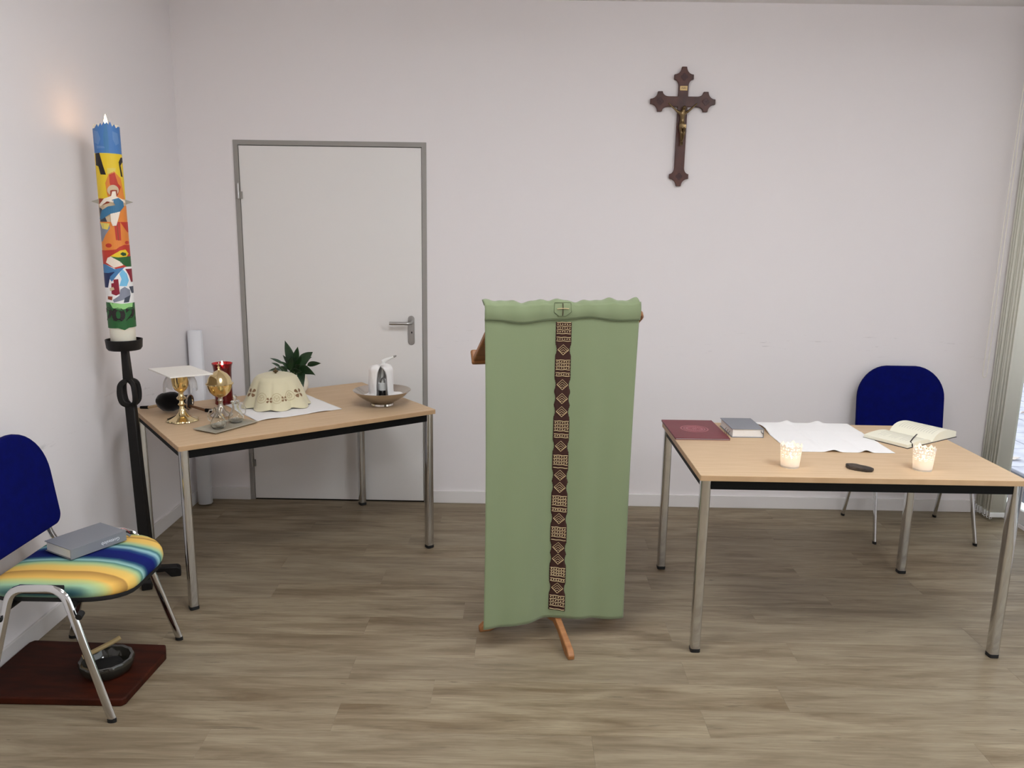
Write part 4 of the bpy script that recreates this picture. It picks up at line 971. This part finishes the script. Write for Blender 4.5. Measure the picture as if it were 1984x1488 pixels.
# white corporal with fold creases
def corp(u, v):
    x = 1.142+.442*u; y = -1.343+.5*v
    cu = .006*(math.exp(-((u-.36)/.03)**2)+math.exp(-((u-.70)/.03)**2)); cv_ = .003*(math.exp(-((v-.34)/.02)**2)+math.exp(-((v-.67)/.02)**2))
    edge = .010*math.exp(-(v/.05)**2)*(math.exp(-((u-.42)/.05)**2)+math.exp(-((u-.73)/.04)**2)) + .010*math.exp(-((1-v)/.06)**2)*(math.exp(-((u-.33)/.05)**2)+math.exp(-((u-.66)/.05)**2)) + .012*math.exp(-(u/.05)**2)*max(0, math.sin(v*8+2))
    return (x, y, TZ+.0015+cu*(.35+.3*abs(math.sin(v*7)))+cv_*.6+edge)
tag(MB().grid(corp, 80, 70).build('corporal_cloth', 'linen', smooth=60, solid=.0008), 'creased white linen cloth spread in the middle of the straight table', 'cloth')
# stone
sp_ = [(-.052, .012), (-.046, .024), (-.02, .026), (.0, .022), (.014, .012), (.032, .006), (.05, -.004), (.056, -.014), (.044, -.024), (.018, -.026), (-.006, -.020), (-.028, -.014), (-.048, -.004)]
so = tag(MB().pad(sp_, 0, .012, .004, .003, seg=2).build('stone', 'slate', smooth=25), 'flat dark brown stone between the two tealights', 'stone'); so.location = (1.336, -1.575, TZ); so.rotation_euler = (0, 0, R(-4)); so.scale = (.86, 1.5, 1.1)
# tealights
def tealight(u, v, label):
    p = atz(u, v, TZ); t = thing('tealight_holder', label, 'tealight', (p.x, p.y+.03, TZ), random.uniform(0, 1), 'lace tealight holders')
    n, nv = 96, 24; H_ = .084
    def wf(a, b):
        th = a*2*PI; z = .004+b*H_; r = .0345+.0060*b
        if b > .80: z += (b-.8)/.2*(.005*math.cos(12*th)+.004*math.cos(5*th+1))
        return (r*math.cos(th), r*math.sin(th), z)
    def keep(i, j):
        if j < 10 or j > 22: return True
        a = i/n*12; fx = (a % 1)-.5; row = (j-10)/4.2; fy = (row % 1)-.5
        if int(row) % 2: fx = ((a+.5) % 1)-.5
        d1 = (fx/.36)**2+(fy/.36)**2
        return not (d1 < 1 and not (abs(fx) < .07 or abs(fy) < .10))
    cup = MB().grid(wf, n, nv, keep, wrap=True).build('lace_cup', 'lace', t, smooth=60, solid=.0012)
    MB().lathe([(.028, 0), (.0345, .0), (.035, .006), (.028, .006)], 40).build('cup_base', 'lace', t)
    MB().lathe([(.0185, .0065), (.0195, .008), (.0195, .022), (.0185, .022)], 28, cap1=False).build('tin_cup', 'tin', t)
    MB().lathe([(.018, .008), (.018, .018), (.002, .017)], 24).build('wax', 'wax', t)
    MB().tube([(0, 0, .016), (0, 0, .026)], .0010, 6).build('wick', 'wick', t)
    MB().lathe([(.001, .022), (.005, .031), (.0055, .038), (.0025, .052), (.0005, .060)], 12).build('flame', 'tflame', t)
    return t
tealight(1535, 908, 'white lace tealight holder glowing near the white cloth')
tealight(1794, 914, 'white lace tealight holder glowing near the open book')
# open book
gut = Vector((1.829, -1.160, 0)); dirb = math.atan2(.205, .312); 
ob = thing('open_book', 'open book with cream pages and black cover', 'book', (gut.x, gut.y, TZ), dirb)
PWD, PHT = .188, .205
box((-PWD-.006, -.004, 0), (PWD+.006, PHT+.004, .0025)).build('cover', 'bkcover', ob, bevel=.001)
def blk(sgn, hgt, curl, name):
    prof = []
    for i in range(15):
        q = i/14; x = sgn*(.002+q*PWD); z = .004+hgt*(1-math.exp(-q*9))*(1-.25*q**3) + curl*math.sin(q*PI)*.5
        prof.append((x, z))
    poly = [(sgn*.002, .0026)] + prof + [(sgn*(PWD+.002), .0026)]
    if sgn > 0: poly = poly[::-1]
    MB().prism(poly, 0, PHT, lambda x, z, t: (x, t, z)).build(name, 'oldpages', ob, smooth=35)
    return prof
pl1 = blk(-1, .016, .006, 'left_pages'); pl2 = blk(1, .030, .022, 'right_pages')
for prof, sgn in ((pl1, -1), (pl2, 1)):
    m = MB()
    for r_ in range(13):
        y = .022+r_*.0128; n1 = 12 if r_ % 4 else 9
        m.add([(x, y+dy, z+.0005) for (x, z) in prof[2:n1] for dy in (0, .0030)], [(2*i, 2*i+1, 2*i+3, 2*i+2) if sgn < 0 else (2*i, 2*i+2, 2*i+3, 2*i+1) for i in range(n1-3)])
    m.build('printed_lines', 'print_', ob, smooth=0)
MB().add([(x, y+dy, z) for x, y, z in [(-.02, .06, .028), (-.09, .035, .0265), (-.150, .012, .0225), (-.158, -.001, .018), (-.160, -.0055, .006), (-.161, -.022, .0012)] for dy in (-.003, .003)], [(2*i, 2*i+1, 2*i+3, 2*i+2) for i in range(5)]).build('ribbon', 'bkcover', ob, solid=.0006)
MB().tube([(-.075, PHT-.002, .018), (-.085, PHT+.012, .006), (-.10, PHT+.022, .003), (-.115, PHT+.030, .0026)], .0025, 6, flat=.4).build('ribbon', 'bkcover', ob)
